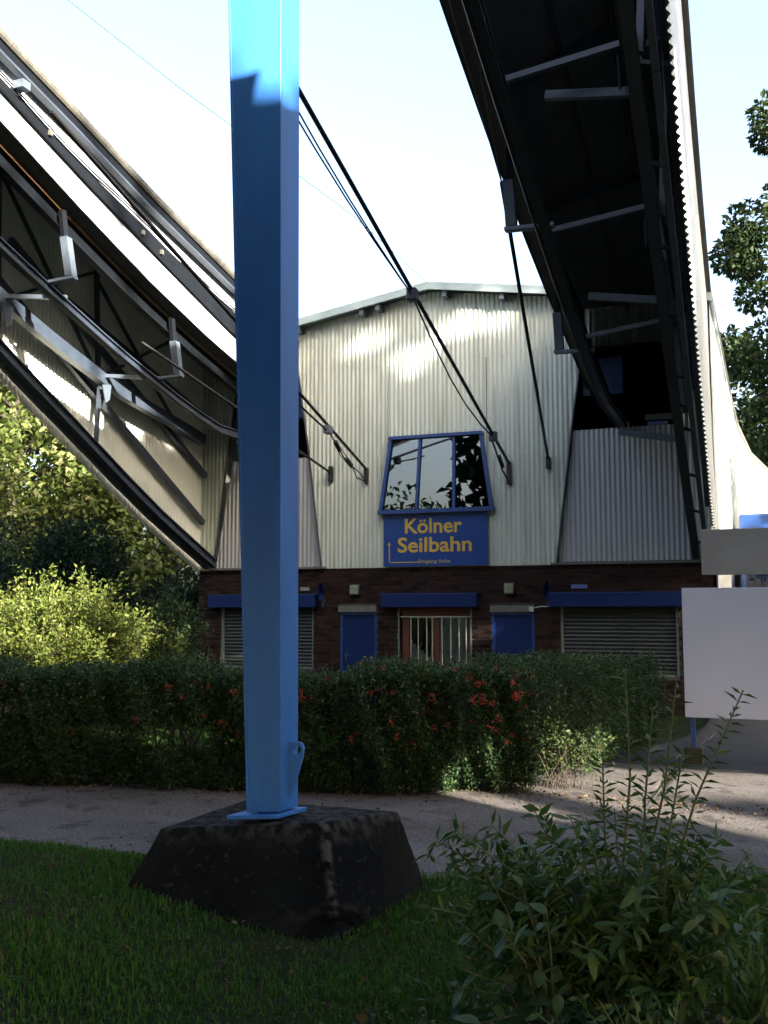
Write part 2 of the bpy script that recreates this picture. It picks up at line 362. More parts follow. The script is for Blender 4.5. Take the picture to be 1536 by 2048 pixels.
def pip(P, poly):
    ins = np.zeros(len(P), bool); x, y = P[:, 0], P[:, 1]; j = len(poly) - 1
    for i in range(len(poly)):
        (xi, yi), (xj, yj) = poly[i], poly[j]
        ins ^= ((yi > y) != (yj > y)) & (x < (xj - xi) * (y - yi) / (yj - yi + 1e-12) + xi); j = i
    return ins
ne = np.vectorize(near_edge)
def view_keep(P):   # what the lens could see from here or a step aside
    d = P[:, 1] * .934 - P[:, 0] * .358; l = P[:, 0] * .934 + P[:, 1] * .358
    return (d > 1.8) & (np.abs(l) < d * .52 + .8)
grass('lawn_grass', 300000, (-6.5, 3), (1.6, 7.6), lambda P: view_keep(P) & (P[:, 1] < ne(P[:, 0]) + rng.normal(0, .05, len(P))) & ~pip(P, BLOCK_IN), .022, .062, 'dark green unmown lawn grass around the concrete block')
grass('grass_verge', 60000, (-13, -2.2), (9.6, 16), lambda P: P[:, 1] > 9.6, .05, .10, 'sunlit lawn glimpsed through the gap low in the hedge')
n = 5200; Q = np.stack([rng.uniform(-6, .6, n), rng.uniform(1.9, 6.2, n), np.zeros(n)], 1)
Q = Q[view_keep(Q) & (Q[:, 1] < ne(Q[:, 0])) & ~pip(Q, BLOCK_B) & (np.sin(Q[:, 0] * 2.3 + 1) * np.sin(Q[:, 1] * 2.9) + rng.normal(0, .35, n) > .25)]; n = len(Q)
Q[:, 2] = gz(Q[:, 0], Q[:, 1]) + rng.uniform(.01, .05, n)
v, f = leaf_arrays(Q, unit(rng.normal(size=(n, 3)) * np.array([1, 1, .3]) + np.array([0, 0, .25])), rng.uniform(.012, .034, n), rng.uniform(.010, .026, n), .12)
tag(np_mesh('lawn_weeds', v, f, 'ground_leaf'), 'small broad-leaved weeds scattered through the lawn', 'weeds', kind='stuff')
# fallen leaves
n = 1500
P = np.stack([rng.uniform(-9, .5, n), rng.uniform(0, 1, n), np.zeros(n)], 1)
fe = np.vectorize(far_edge)(np.minimum(P[:, 0], -2.45)); P[:, 1] = fe + .15 - rng.exponential(.22, n)
n2 = 260; Q = np.stack([rng.uniform(-5, 1, n2), rng.uniform(2.4, 6.3, n2), np.zeros(n2)], 1); P = np.concatenate([P, Q])
P[:, 2] = gz(P[:, 0], P[:, 1]) + rng.uniform(.01, .03, len(P)); P[-n2:, 2] += .03
D = unit(rng.normal(size=(len(P), 3)) * np.array([1, 1, .25]))
v, f = leaf_arrays(P, D, rng.uniform(.018, .05, len(P)), rng.uniform(.012, .03, len(P)), .1)
tag(np_mesh('fallen_leaves', v, f, 'litter'), 'brown fallen leaves scattered along the foot of the hedge', 'leaves', kind='stuff')

# ------------------------------------------------------------------ station building
FY = 21.0
B = empty('station_building', (-6.87, FY, -.42), 'cable car station clad in cream corrugated sheet above a dark brick base', 'building')
AX = -6.87
def roofz(x): return 8.85 - .158 * abs(x - AX)
def corr_cols(u0, u1, pitch, seg, amp, y0, intervals, flip=1, trapez=False):
    n = max(2, int((u1 - u0) / pitch * seg)); us = np.linspace(u0, u1, n + 1)
    V = []; F = []; prev = None
    for u in us:
        ph = (u / pitch) % 1.0
        off = amp * .5 * (1 + math.cos(2 * math.pi * ph)) if not trapez else amp * min(1, max(0, 2.2 * abs(ph - .5) * 2 - .6))
        cur = []
        for (a, b) in intervals(u):
            if b - a > 1e-3:
                V += [(u, y0 - off * flip, a), (u, y0 - off * flip, b)]; cur.append((len(V) - 2, len(V) - 1))
            else: cur.append(None)
        if prev is not None and len(prev) == len(cur):
            for p_, c_ in zip(prev, cur):
                if p_ and c_: F.append((p_[0], c_[0], c_[1], p_[1]))
        prev = cur
    return np.array(V), np.array(F)
def sheet(name, u0, u1, intervals, mat, y0, parent, pitch=.105, seg=8, amp=.024, trapez=False, smooth=True):
    V, F = corr_cols(u0, u1, pitch, seg, amp, y0, intervals, trapez=trapez)
    return np_mesh(name, V, F, mat, parent, smooth=smooth)
# bay openings (mirror pair) : edges by height
def bay_r(z): return (np.interp(z, [2.6, 5.45, 7.15], [-4.15, -3.79, -3.53]), np.interp(z, [2.6, 5.45, 7.15], [-1.30, -1.67, -1.91]))
def bay_l(z): a, b = bay_r(z); return (2 * AX - b + .02, 2 * AX - a + .02)
XL, XR = -12.84, -1.02
def zcut(u, zs=np.linspace(2.6, 7.15, 40)):
    """lowest height at which column u is clear of both bays (None inside at top)"""
    top = 0
    for z in zs:
        for bay in (bay_l, bay_r):
            a, b = bay(z)
            if a < u < b: top = max(top, z)
    return top
WT, WB = (-7.85, -5.72, 5.50), (-8.11, -5.48, 3.83)
def win_span(u):
    if WT[0] <= u <= WT[1]: return (3.83, 5.50)
    if WB[0] < u < WT[0]: return (3.83, 3.83 + 1.67 * (u - WB[0]) / (WT[0] - WB[0]))
    if WT[1] < u < WB[1]: return (3.83, 3.83 + 1.67 * (WB[1] - u) / (WB[1] - WT[1]))
    return None
def row(zb, zt):
    def f(u):
        b = max(zb, zcut(u) + (.045 if zcut(u) else 0)); t = zt(u) if callable(zt) else zt
        w = win_span(u)
        if w and w[0] < t and w[1] > b:
            return [(b, max(b, min(t, w[0]))), (max(b, min(t, w[1])), t)]
        return [(b, t), (t, t)]
    return f
YS = FY - .04
for a, b in ((XL, -11.0), (-11.0, -9.4), (-9.4, -4.3), (-4.3, -2.7), (-2.7, XR)):
    sheet('wall_sheet', a, b, row(7.20, lambda u: roofz(u) - .03), 'cream_sheet', YS - .006, B)
    sheet('wall_sheet', a, b, row(4.90, 7.23), 'cream_sheet', YS, B)
    sheet('wall_sheet', a, b, row(2.60, 4.93), 'cream_sheet', YS + .006, B)
# bay infill sheets
sheet('bay_sheet', -4.12, -1.33, lambda u: [(2.66, min(5.45, 5.45 if -3.77 < u < -1.69 else np.interp(u, [-4.14, -3.77], [2.7, 5.45]) if u < -3 else np.interp(u, [-1.69, -1.31], [5.45, 2.7])))], 'grey_sheet', FY + .06, B, amp=.03, trapez=True, smooth=False)
sheet('bay_sheet', -12.39, -9.6, lambda u: [(2.66, min(5.22, 5.22 if -11.99 < u < -9.92 else np.interp(u, [-12.41, -11.99], [2.7, 5.22]) if u < -11 else np.interp(u, [-9.92, -9.58], [5.22, 2.7])))], 'grey_sheet', FY + .06, B, amp=.03, trapez=True, smooth=False)
for bay in (bay_l, bay_r):      # edge trims
    for k in (0, 1):
        t = MB()
        for z0, z1 in ((2.6, 5.45), (5.45, 7.15)):
            t.bar((bay(z0)[k], YS - .035, z0), (bay(z1)[k], YS - .035, z1), .03, .035, (0, 1, 0))
        t.build('bay_trim', 'steel_dark', B)
    MB().bar((bay(7.15)[0], YS - .02, 7.17), (bay(7.15)[1], YS - .02, 7.17), .05, .04).build('bay_trim', 'steel_dark', B)
    a, b = bay(2.6); MB().box((a - .12, FY - .10, 2.60), (b + .12, FY + .04, 2.645)).build('ledge', 'lintel', B)
# screws of the sheets
sc = MB()
def screw(x, z):
    y = YS - .03; r = .013
    sc.add([(x - r, y, z), (x, y, z - r), (x + r, y, z), (x, y, z + r), (x, y - .012, z)], [(0, 1, 4), (1, 2, 4), (2, 3, 4), (3, 0, 4)])
for z in (2.72, 4.97, 7.27):
    x = XL + .1
    while x < XR:
        ok = zcut(x) < z and not (win_span(x) and win_span(x)[0] < z < win_span(x)[1]) and not (z < 3.8 and -8.05 < x < -5.6)
        if ok: screw(round(x / .105) * .105, z + random.uniform(-.012, .012))
        x += .315
for z in np.arange(2.95, 7, .45):
    for bay in (bay_l, bay_r):
        screw(bay(z)[0] - .09, z); screw(bay(z)[1] + .09, z)
for x in np.arange(-7.8, -5.7, .21): screw(x, 5.60)
tag(sc.build('screw', 'steel_dark', B), kind='stuff')
# brick base
WALL_Y = FY
OPEN = [(-9.13, -8.23, -.42, 1.60), (-9.16, -8.23, 1.60, 1.76), (-5.58, -4.65, -.42, 1.60), (-5.60, -4.64, 1.60, 1.77),
        (-12.22, -9.79, .31, 1.72), (-4.10, -1.72, .31, 1.72), (-7.72, -6.03, .34, 1.72)]
wall = empty('brick_wall', (-6.87, FY, -.42), None, None); wall.parent = B; wall.matrix_parent_inverse = Matrix.Translation(-Vector(B.location))
cuts_x = sorted({XL, XR, *[o[0] for o in OPEN], *[o[1] for o in OPEN]}); mm = MB()
for x0, x1 in zip(cuts_x[:-1], cuts_x[1:]):
    spans = sorted([(o[2], o[3]) for o in OPEN if o[0] <= x0 + 1e-6 and o[1] >= x1 - 1e-6])
    z = -.5
    for a, b in spans:
        if a - z > .01: mm.box((x0, FY, z), (x1, FY + .3, a))
        z = max(z, b)
    mm.box((x0, FY, z), (x1, FY + .3, 2.6))
mm.build('mortar', 'mortar', wall)
CH, BL, J = .097, .29, .012
def brick_mesh(l):
    b = MB(); h = CH - J
    b.add([(0, 0, 0), (l, 0, 0), (l, 0, h), (0, 0, h), (.004, -.014, .004), (l - .004, -.014, .004), (l - .004, -.014, h - .004), (.004, -.014, h - .004)],
          [(4, 5, 6, 7), (0, 1, 5, 4), (1, 2, 6, 5), (2, 3, 7, 6), (3, 0, 4, 7)])
    return b
brick_cache = {}
cand = []
rowi = 0; z = -.42
while z + CH - J < 2.6:
    x = XL + (0 if rowi % 2 else -BL / 2)
    while x < XR:
        segs = [(max(x, XL), min(x + BL - J, XR))]
        for (a, b, zb, zt) in OPEN:
            if z + CH - J > zb + .02 and z < zt - .01:
                ns = []
                for s0, s1 in segs:
                    if s1 <= a or s0 >= b: ns.append((s0, s1))
                    else:
                        if s0 < a: ns.append((s0, a))
                        if s1 > b: ns.append((b, s1))
                segs = ns
        for s0, s1 in segs:
            if s1 - s0 > .04: cand.append((s0, s1 - s0, z))
        x += BL
    z += CH; rowi += 1
hid = lambda c: (c[2] < .42) or (1.70 < c[2] + .04 < 2.02 and (c[0] < -9.6 or -8.1 < c[0] < -5.9 or c[0] > -4.3)) or (c[0] < -12.45)
vis = sorted([c for c in cand if not hid(c)], key=lambda c: -c[1] * (1 + .02 * c[0]))
big = vis[:300]; bigset = set(big)
rest = MB()
for c in cand:
    dy = random.uniform(-.003, .003)
    if c in bigset:
        L_ = round(c[1], 2)
        if L_ not in brick_cache:
            me = bpy.data.meshes.new('brick'); bb = brick_mesh(L_); me.from_pydata(bb.v, [], bb.f); me.materials.append(MATS['brick']); brick_cache[L_] = me
        o = bpy.data.objects.new('brick', brick_cache[L_]); col.objects.link(o); o.location = (c[0], FY + dy, c[2]); o.parent = wall
        o.matrix_parent_inverse = Matrix.Translation(-Vector((-6.87, FY, -.42)))
    else:
        bb = brick_mesh(c[1]); rest.add([(v[0] + c[0], v[1] + FY + dy, v[2] + c[2]) for v in bb.v], bb.f)
tag(rest.build('brick_rest', 'brick', wall), kind='stuff')
# doors and lintels
for (a, b, hx) in ((-9.11, -8.25, -9.0), (-5.56, -4.67, -4.78)):
    MB().box((a - .05, FY - .05, 1.605), (b + .02, FY + .12, 1.755)).build('lintel', 'lintel', B, bevel=.008)
    d = MB().box((a, FY + .05, -.42), (b, FY + .10, 1.60)).build('door', 'door_blue', B, bevel=.006)
    fr_ = MB(); fr_.box((a - .02, FY + .01, -.42), (a + .045, FY + .048, 1.6)); fr_.box((b - .045, FY + .01, -.42), (b + .02, FY + .048, 1.6)); fr_.box((a + .046, FY + .01, 1.545), (b - .046, FY + .048, 1.6))
    fr_.build('frame', 'frame_blue', d)
    h_ = MB(); h_.box((hx - .02, FY + .03, .52), (hx + .02, FY + .05, .70)); h_.tube([(hx, FY + .03, .64), (hx, FY - .02, .64), (hx + (.11 if hx < -8 else -.11), FY - .02, .63)], .010, 6); h_.build('handle', 'steel_dark', d)
# roller shutters
SLAT = None
for (a, b) in ((-12.22, -9.79), (-4.10, -1.72)):
    sh = empty('roller_shutter', ((a + b) / 2, FY, .31), None, None); sh.parent = B; sh.matrix_parent_inverse = Matrix.Translation(-Vector(B.location))
    MB().box((a, FY + .12, .31), (b, FY + .16, 1.72)).build('backing', 'shutter', sh)
    nsl = 17; hh = (1.72 - .36) / nsl
    pr = [(0, 0), (-.022, .012), (-.03, hh * .45), (-.022, hh * .78), (0, hh * .86)]
    sm = MB(); k = len(pr)
    sm.add([(x_, y_, z_) for x_ in (a + .05, b - .05) for (y_, z_) in pr], [(i, i + 1, k + i + 1, k + i) for i in range(k - 1)])
    me = bpy.data.meshes.new('slat'); me.from_pydata(sm.v, [], sm.f); me.materials.append(MATS['shutter'])
    for i_ in range(nsl):
        o = bpy.data.objects.new('slat', me); col.objects.link(o); o.location = (0, FY + .115, .36 + i_ * hh); o.parent = sh; o.matrix_parent_inverse = Matrix.Translation(-Vector(sh.location))
    MB().box((a, FY + .06, .31), (b, FY + .118, .355)).build('bottom_bar', 'rail_green', sh)
    for x_ in (a, b - .05): MB().box((x_, FY + .02, .31), (x_ + .05, FY + .118, 1.72)).build('guide_rail', 'rail_green', sh)
for (a, b) in ((-12.46, -9.67), (-8.06, -5.86), (-4.28, -1.55)):
    bx = MB().box((a, FY - .24, 1.715), (b, FY - .018, 2.0)).build('shutter_box', 'door_blue', B, bevel=.01)
    MB().box((a - .01, FY - .245, 2.002), (b + .03, FY - .018, 2.02)).build('lid', 'frame_blue', bx)
# ground floor window
W = empty('barred_window', (-6.87, FY, .36), None, None); W.parent = B; W.matrix_parent_inverse = Matrix.Translation(-Vector(B.location))
wf = MB(); y0, y1 = FY + .10, FY + .17
for x_ in ((-7.66, -7.50), (-6.93, -6.81), (-6.16, -6.09)): wf.box((x_[0], y0, .38), (x_[1], y1, 1.56))
for z_ in ((.38, .43), (1.50, 1.56)):
    wf.box((-7.499, y0, z_[0]), (-6.931, y1, z_[1])); wf.box((-6.809, y0, z_[0]), (-6.161, y1, z_[1]))
wf.box((-7.72, y0 - .01, .34), (-6.03, y1, .379)); wf.box((-7.72, y0, 1.561), (-6.03, y1, 1.72))
wf.build('frame', 'wood_red', W)
for a, b in ((-7.5, -6.93), (-6.81, -6.16)): MB().box((a, y0 + .03, .43), (b, y0 + .036, 1.50)).build('pane', 'pane_glass', W)
for x_ in np.arange(-6.80, -6.16, .085): MB().bar((x_, y0 + .055, .44), (x_, y0 + .055, 1.5), .083, .006, (0, 1, .12)).build('blind_slat', 'blind', W)
for k_, x_ in enumerate(np.arange(-7.48, -6.95, .085)):
    MB().bar((x_, y0 + .055, .44), (x_, y0 + .055, 1.5 if k_ > 5 else .98 - .07 * k_), .083, .006, (0, 1, .12)).build('blind_slat', 'blind', W)
for x_ in (-7.44, -7.27, -7.07, -6.94, -6.72, -6.52, -6.33, -6.17): MB().tube([(x_, FY + .05, .38), (x_, FY + .05, 1.51)], .010, 6).build('bar', 'bar_white', W)
for z_ in (.375, 1.505): MB().box((-7.68, FY + .035, z_ - .013), (-6.07, FY + .065, z_ + .013)).build('cross_bar', 'bar_white', W)
for x_ in (-7.74, -6.06): MB().box((x_, FY - .012, .32), (x_ + .045, FY + .03, 1.713)).build('guide_rail', 'rail_green', W)
# control room window: splayed three-part frame
C_ = empty('control_window', (-6.8, FY, 3.83), None, None); C_.parent = B; C_.matrix_parent_inverse = Matrix.Translation(-Vector(B.location))
YT, YB = FY - .13, FY - .15
def wp(u, t): # u 0..1 across, t 0 bottom..1 top
    xl = WB[0] + (WT[0] - WB[0]) * t; xr = WB[1] + (WT[1] - WB[1]) * t
    return Vector((xl + (xr - xl) * u, YB + (YT - YB) * t, 3.83 + 1.67 * t))
MB().bar(wp(-.01, 0), wp(1.01, 0), .16, .09).build('sill', 'frame_blue', C_); MB().bar(wp(-.01, 1), wp(1.01, 1), .20, .07).build('head', 'frame_blue', C_)
for u in (.012, .988): MB().bar(wp(u, .028), wp(u, .977), .07, .14, (0, 1, 0)).build('side_post', 'frame_blue', C_)
for u in (.335, .665):
    ub = .335 if u < .5 else .665
    MB().bar(wp(ub, .028), wp(u if u < .5 else .70, .977), .065, .10, (0, 1, 0)).build('mullion', 'frame_blue', C_)
for (a, b, a2, b2) in ((.02, .32, .02, .32), (.35, .65, .35, .685), (.68, .98, .715, .98)):
    q = [wp(a, .03), wp(b, .03), wp(b2, .975), wp(a2, .975)]
    MB().poly(q, (0, .006, 0)).build('pane', 'pane_glass', C_)
for u in (.0, 1.0):   # cheeks back to the wall
    a0, a1 = wp(u, 0), wp(u, 1); MB().add([a0, a1, (a1.x, FY, a1.z), (a0.x, FY, a0.z)], [(0, 1, 2, 3)]).build('cheek', 'cream_sheet', C_)
# shell, roof and interior
sh_ = MB()
sh_.box((XL + .02, FY + .32, -.42), (XL + .2, 60, 7.8)); sh_.box((XL + .2, 59.8, -.42), (XR - .25, 60, 8.6))
sh_.build('side_wall', 'hood_sheet', B)
fl = MB(); fl.box((XL + .21, FY + .31, 2.45), (XR - .25, 59.7, 2.58)); fl.build('upper_floor', 'interior_dark', B)
iw = MB(); iw.box((-9.4, FY + .10, 2.6), (-9.35, FY + 6, 8.3)); iw.box((-4.40, FY + .10, 2.6), (-4.35, FY + 6, 8.3)); iw.box((XL + .21, FY + 6, 2.6), (XR - .3, FY + 6.1, 8.0))
iw.box((XL + .21, FY + .5, -.42), (XR - .3, FY + .6, 2.44))
iw.build('inner_wall', 'interior_dark', B)
ic = MB()
ic.add([(XL + .2, FY + .02, 7.75), (AX, FY + .02, 8.6), (XR - .2, FY + .02, 7.75), (XL + .2, 60, 7.75), (AX, 60, 8.6), (XR - .2, 60, 7.75)], [(0, 1, 4, 3), (1, 2, 5, 4)]); ic.build('ceiling', 'interior_dark', B)
for x0, x1 in ((XL - .15, AX), (AX, XR + .15)):
    z0, z1 = roofz(x0), roofz(x1); f0, f1 = FY - .38, 60.3
    MB().hexa([(x0, f0, z0), (x1, f0, z1), (x1, f1, z1), (x0, f1, z0), (x0, f0, z0 + .09), (x1, f0, z1 + .09), (x1, f1, z1 + .09), (x0, f1, z0 + .09)]).build('roof', 'roof_trim', B)
    vt = MB().hexa([(x0, f0 - .03, z0 - .07), (x1, f0 - .03, z1 - .07), (x1, f0 - .003, z1 - .07), (x0, f0 - .003, z0 - .07), (x0, f0 - .03, z0 + .10), (x1, f0 - .03, z1 + .10), (x1, f0 - .003, z1 + .10), (x0, f0 - .003, z0 + .10)])
    vt.build('verge', 'roof_trim', B)
for x_ in (-10.1, -8.5, -8.1, -6.5, -5.2, -3.9):
    MB().box((x_ - .05, FY - .34, roofz(x_) - .20), (x_ + .05, FY - .07, roofz(x_) - .012)).build('purlin_end', 'steel_pale', B)
# inside the bays
for s_, nm in ((0, 'l'), (1, 'r')):
    mx_ = (lambda x: x) if s_ == 1 else (lambda x: 2 * AX - x)
    def bx2(a, b, mat, name):
        x0, x1 = sorted((mx_(a[0]), mx_(b[0]))); MB().box((x0, a[1], a[2]), (x1, b[1], b[2])).build(name, mat, B)
    bx2((-3.6, 21.35, 6.25), (-2.75, 21.4, 7.05), 'panel_blue', 'soffit_panel')
    bx2((-2.30, 21.3, 5.62), (-1.70, 21.42, 5.74), 'steel_pale', 'cross_beam')
    bx2((-2.25, 21.3, 5.48), (-1.85, 21.36, 5.58), 'panel_blue', 'buffer')
bxm = MB().box((-2.80, 22.0, 5.3), (-2.72, 22.1, 5.75)); bxm.build('lift_arm', 'yellow_steel', B)
# right-hand side wall of the building, glossy sheets, curving away to the right
sidep = [(-.95, 20.9), (-.93, 26), (-.93, 33), (-.88, 38), (-.55, 45), (.16, 51), (1.4, 56), (3.2, 60)]
dense = []
for (a, b) in zip(sidep[:-1], sidep[1:]):
    L_ = math.dist(a, b); nn = max(2, int(L_ / .05))
    for k_ in range(nn): t_ = k_ / nn; dense.append((a[0] + (b[0] - a[0]) * t_, a[1] + (b[1] - a[1]) * t_))
Vv = []
for k_, (x_, y_) in enumerate(dense):
    o_ = .02 * math.cos(2 * math.pi * k_ * .05 / .3)
    zt_ = float(np.interp(y_, [21, 24, 38, 60], [8.0, 8.05, 8.25, 8.3])); Vv += [(x_ + o_, y_, -.42), (x_ + o_, y_, zt_)]
i = np.arange(len(dense) - 1)[:, None] * 2
np_mesh('side_sheet', np.array(Vv), np.concatenate([i, i + 2, i + 3, i + 1], 1), 'side_sheet', B, smooth=True)

# ------------------------------------------------------------------ hoods over the cable tracks
def zC(y): return float(np.interp(y, [7.5, 9, 11, 13, 15, 17, 19.6, 22.3], [10.2, 9.6, 8.87, 8.22, 7.62, 7.13, 6.60, 6.0]))
def zLow(y): return float(np.interp(y, [7.5, 10, 12, 14.04, 15.92, 18.2, 20.93], [9.2, 7.85, 6.78, 5.74, 4.81, 3.67, 2.53]))
def zTop(y): return float(np.interp(y, [7.5, 10, 12, 13.9, 15.4, 17.7, 21], [12.2, 11.3, 10.7, 10.1, 9.35, 8.65, 8.0]))
Y0 = 8.0
YA = [8.0, 9.4, 10.8, 12.59, 14.61, 17.69, 20.5]; ZA = [10.6, 10.28, 9.93, 9.55, 9.08, 8.50, 8.13]
def zAf(y): return float(np.interp(y, YA, ZA)) - .12
def hood(side, label):
    Y0 = 8.0 if side == 'l' else 8.6
    YR = 8.0 if side == 'l' else 10.5
    H = empty('cable_hood', (-12.4 if side == 'l' else -1.34, FY, 2.6), label, 'canopy', 'hoods over the cable tracks')
    def X(x, y=21.0):
        if side == 'l': return x
        w = min(1, max(0, (-10.4 - x) / 2.4)); return 2 * AX - x + w * (21 - y) * .017
    def P(x, y, z): return (X(x, y), y, z)
    # outer wall
    n_ = int((FY - .045 - Y0) / .11 * 8); ysn = np.linspace(Y0, FY - .045, n_ + 1); Vv = []
    for y in ysn:
        o_ = .020 * math.cos(2 * math.pi * y / .11); xa = -12.8
        Vv += [P(xa + o_, y, zLow(y)), P(xa + o_ + (.0 if side == 'l' else .07), y, zTop(y) - .02)]
    i = np.arange(n_)[:, None] * 2
    for c0 in range(0, n_, n_ // 6 + 1):      # lapped sheets
        c1 = min(n_, c0 + n_ // 6 + 1); sub = np.array(Vv[2 * c0: 2 * c1 + 2]); ii = np.arange(c1 - c0)[:, None] * 2
        np_mesh('wall_sheet', sub, np.concatenate([ii, ii + 2, ii + 3, ii + 1], 1), 'hood_sheet' if side == 'l' else 'side_sheet', H, smooth=True)
    if side == 'r':                            # dull inner skin
        Vi = [P(-12.77, y, zz) for y in np.linspace(Y0, FY - .1, 60) for zz in (zLow(y) + .02, zTop(y) - .05)]
        ii = np.arange(59)[:, None] * 2
        np_mesh('inner_lining', np.array(Vi), np.concatenate([ii, ii + 2, ii + 3, ii + 1], 1), 'hood_sheet', H)
    yk = list(np.linspace(YR, FY - .12, 14))
    # inner side wall between girder and eave
    for a, b in zip(yk[:-1], yk[1:]):
        b2 = b - .004
        MB().hexa([P(-10.30, a, zC(a) - .04), P(-10.33, a, zC(a) - .04), P(-10.33, b2, zC(b2) - .04), P(-10.30, b2, zC(b2) - .04),
                   P(-10.26, a, zAf(a) - .01), P(-10.29, a, zAf(a) - .01), P(-10.29, b2, zAf(b2) - .01), P(-10.26, b2, zAf(b2) - .01)]).build('side_panel', 'panel_white' if side == 'l' else 'interior_dark', H)  # right copy of the pale panel darkened as if in shade
    # roof sheet with ribs
    rf = MB()
    for a, b in zip(yk[:-1], yk[1:]):
        rf.hexa([P(-10.16, a, zAf(a)), P(-12.86, a, zTop(a)), P(-12.86, b, zTop(b)), P(-10.16, b, zAf(b)),
                 P(-10.16, a, zAf(a) + .05), P(-12.86, a, zTop(a) + .05), P(-12.86, b, zTop(b) + .05), P(-10.16, b, zAf(b) + .05)])
    rf.build('roof_sheet', 'hood_sheet' if side == 'l' else 'hood_roof_shaded', H)  # left roof kept pale to bounce light inside, right one darkened like shade
    # capping strip along the outer eave, segment by segment
    seg = np.arange(YR, FY - .3, .62)
    for a in seg:
        b = min(a + .612, FY - .05)
        xe = -12.86 if side == 'l' else -12.75
        MB().bar(P(xe, a, zTop(a) + .06), P(xe, b, zTop(b) + .06), .12, .16).build('eave_cap', 'zinc', H)
    if side == 'r':
        for (a, b) in [(dense[k_], dense[min(k_ + 13, len(dense) - 1)]) for k_ in range(0, len(dense) - 13, 13)]:
            za, zb = [float(np.interp(q[1], [21, 24, 38, 60], [8.0, 8.05, 8.25, 8.3])) + .06 for q in (a, b)]
            MB().bar((a[0], a[1], za), (b[0], b[1], zb), .14, .16).build('eave_cap', 'zinc', H)
    # inner fascia and girder
    fa = MB(); gi = MB(); pi_ = []
    yk2 = list(np.linspace(Y0, 21.9, 18))
    for a, b in zip(yk2[:-1], yk2[1:]):
        fa.hexa([P(-10.335, a, zC(a) - .03), P(-10.62, a, zC(a) - .07), P(-10.62, b, zC(b) - .07), P(-10.335, b, zC(b) - .03),
                 P(-10.345, a, zC(a)), P(-10.62, a, zC(a) - .04), P(-10.62, b, zC(b) - .04), P(-10.345, b, zC(b))])
        gi.ibeam(P(-10.70, a, zC(a) - .24), P(-10.70, b, zC(b) - .24), .14, .26)
    fa.build('soffit', 'soffit_grey', H); gi.build('girder', 'black_shade_steel', H)
    MB().tube([P(-10.60, y, zC(y) - .10) for y in yk2], .022, 6).build('conduit', 'rust_pipe', H)
    # rails hung from brackets
    r1 = MB(); r2 = MB()
    def zR(y): return zC(y) - float(np.interp(y, [18.5, 21], [1.26, .72]))
    def zW(y): return zC(y) - float(np.interp(y, [17, 21], [1.0, .76]))
    for a, b in zip(yk2[:-1], yk2[1:]):
        r1.ibeam(P(-11.0, a, zR(a)), P(-11.0, b, zR(b)), .12, .17, .02)
        if b < 20.9: r2.bar(P(-12.35, a, zW(a)), P(-12.35, b, zW(b)), .16, .24)
    r1.build('rail', 'steel_dark', H); r2.build('runway_beam', 'steel_dark', H)
    MB().tube([P(-10.92, y, zR(y) - .11) for y in yk2], .022, 6).build('cable', 'black_rope', H)
    for y in ((9.2, 13.0, 16.25, 19.6) if side == 'l' else (13.3, 16.7)):
        b = MB()
        zt_, zb_ = zC(y) - .52, zC(y) - 1.12
        b.hexa([P(-10.46, y, zb_), P(-10.60, y, zb_), P(-10.60, y + .14, zb_), P(-10.46, y + .14, zb_),
                P(-10.46, y - .16, zt_), P(-10.60, y - .16, zt_), P(-10.60, y - .02, zt_), P(-10.46, y - .02, zt_)])
        b.bar(P(-10.44, y + .07, zb_ - .03), P(-11.1, y + .07, zb_ - .06), .13, .05)
        b.build('hanger', 'steel_pale', H)
        MB().bar(P(-10.56, y - .16, zC(y) - .08), P(-10.55, y - .09, zt_ - .02), .08, .10).build('hanger_plate', 'black_shade_steel', H)
    # lower chord pair, purlins, frames on the outer wall
    yk3 = list(np.linspace(Y0, 20.95, 12))
    lc = MB(); lc2 = MB()
    for a, b in zip(yk3[:-1], yk3[1:]):
        lc.ibeam(P(-12.40, a, zLow(a) + .22), P(-12.40, b, zLow(b) + .22), .14, .20)
        lc2.bar(P(-12.62, a + .012, zLow(a) + .16), P(-12.62, b - .012, zLow(b) + .16), .08, .12)
    lc.build('lower_chord', 'steel_dark', H); lc2.build('edge_channel', 'steel_pale', H)
    for (a, za, b, zb) in ((12.2, 8.35, 20.82, 3.75), (14.0, 8.35, 20.9, 4.9), (10.6, 9.0, 20.9, 6.3)):
        MB().bar(P(-12.66, a, za), P(-12.66, b, zb), .10, .12).build('purlin', 'steel_dark', H)
    for y in ((10.3, 13.55, 16.4) if side == 'l' else (10.9, 13.55, 16.4)):
        zl = zLow(y) + .3; zm = zW(y)
        MB().bar(P(-12.48, y, zl), P(-12.42, y, zm - .13), .07, .07).build('strut', 'steel_dark', H)
        MB().bar(P(-12.27, y, zm + .05), P(-11.02, y + .02, zC(y) - 1.10), .07, .07).build('outrigger', 'steel_pale' if side == 'l' else 'steel_dark', H)  # outrigger and gusset coloured darker on the right to suggest shade
        MB().bar(P(-12.46, y, zm - .1), P(-12.60, y, zTop(y) - .15), .08, .08).build('post', 'steel_dark', H)
        MB().poly([P(-12.26, y - .14, zm - .16), P(-12.26, y + .14, zm - .10), P(-12.26, y + .10, zm - .42), P(-12.26, y - .02, zm - .5)], (.02 if side == 'l' else -.02, 0, 0)).build('gusset', 'steel_pale' if side == 'l' else 'steel_dark', H)
        y2 = y + 3.0
        MB().bar(P(-12.50, y, zm), P(-12.62, y2, zTop(y2) - .4), .06, .06).build('diagonal', 'steel_dark', H)
        MB().bar(P(-12.62, y, zTop(y) - .6), P(-12.50, y2, zW(y2)), .06, .06).build('diagonal', 'steel_dark', H)
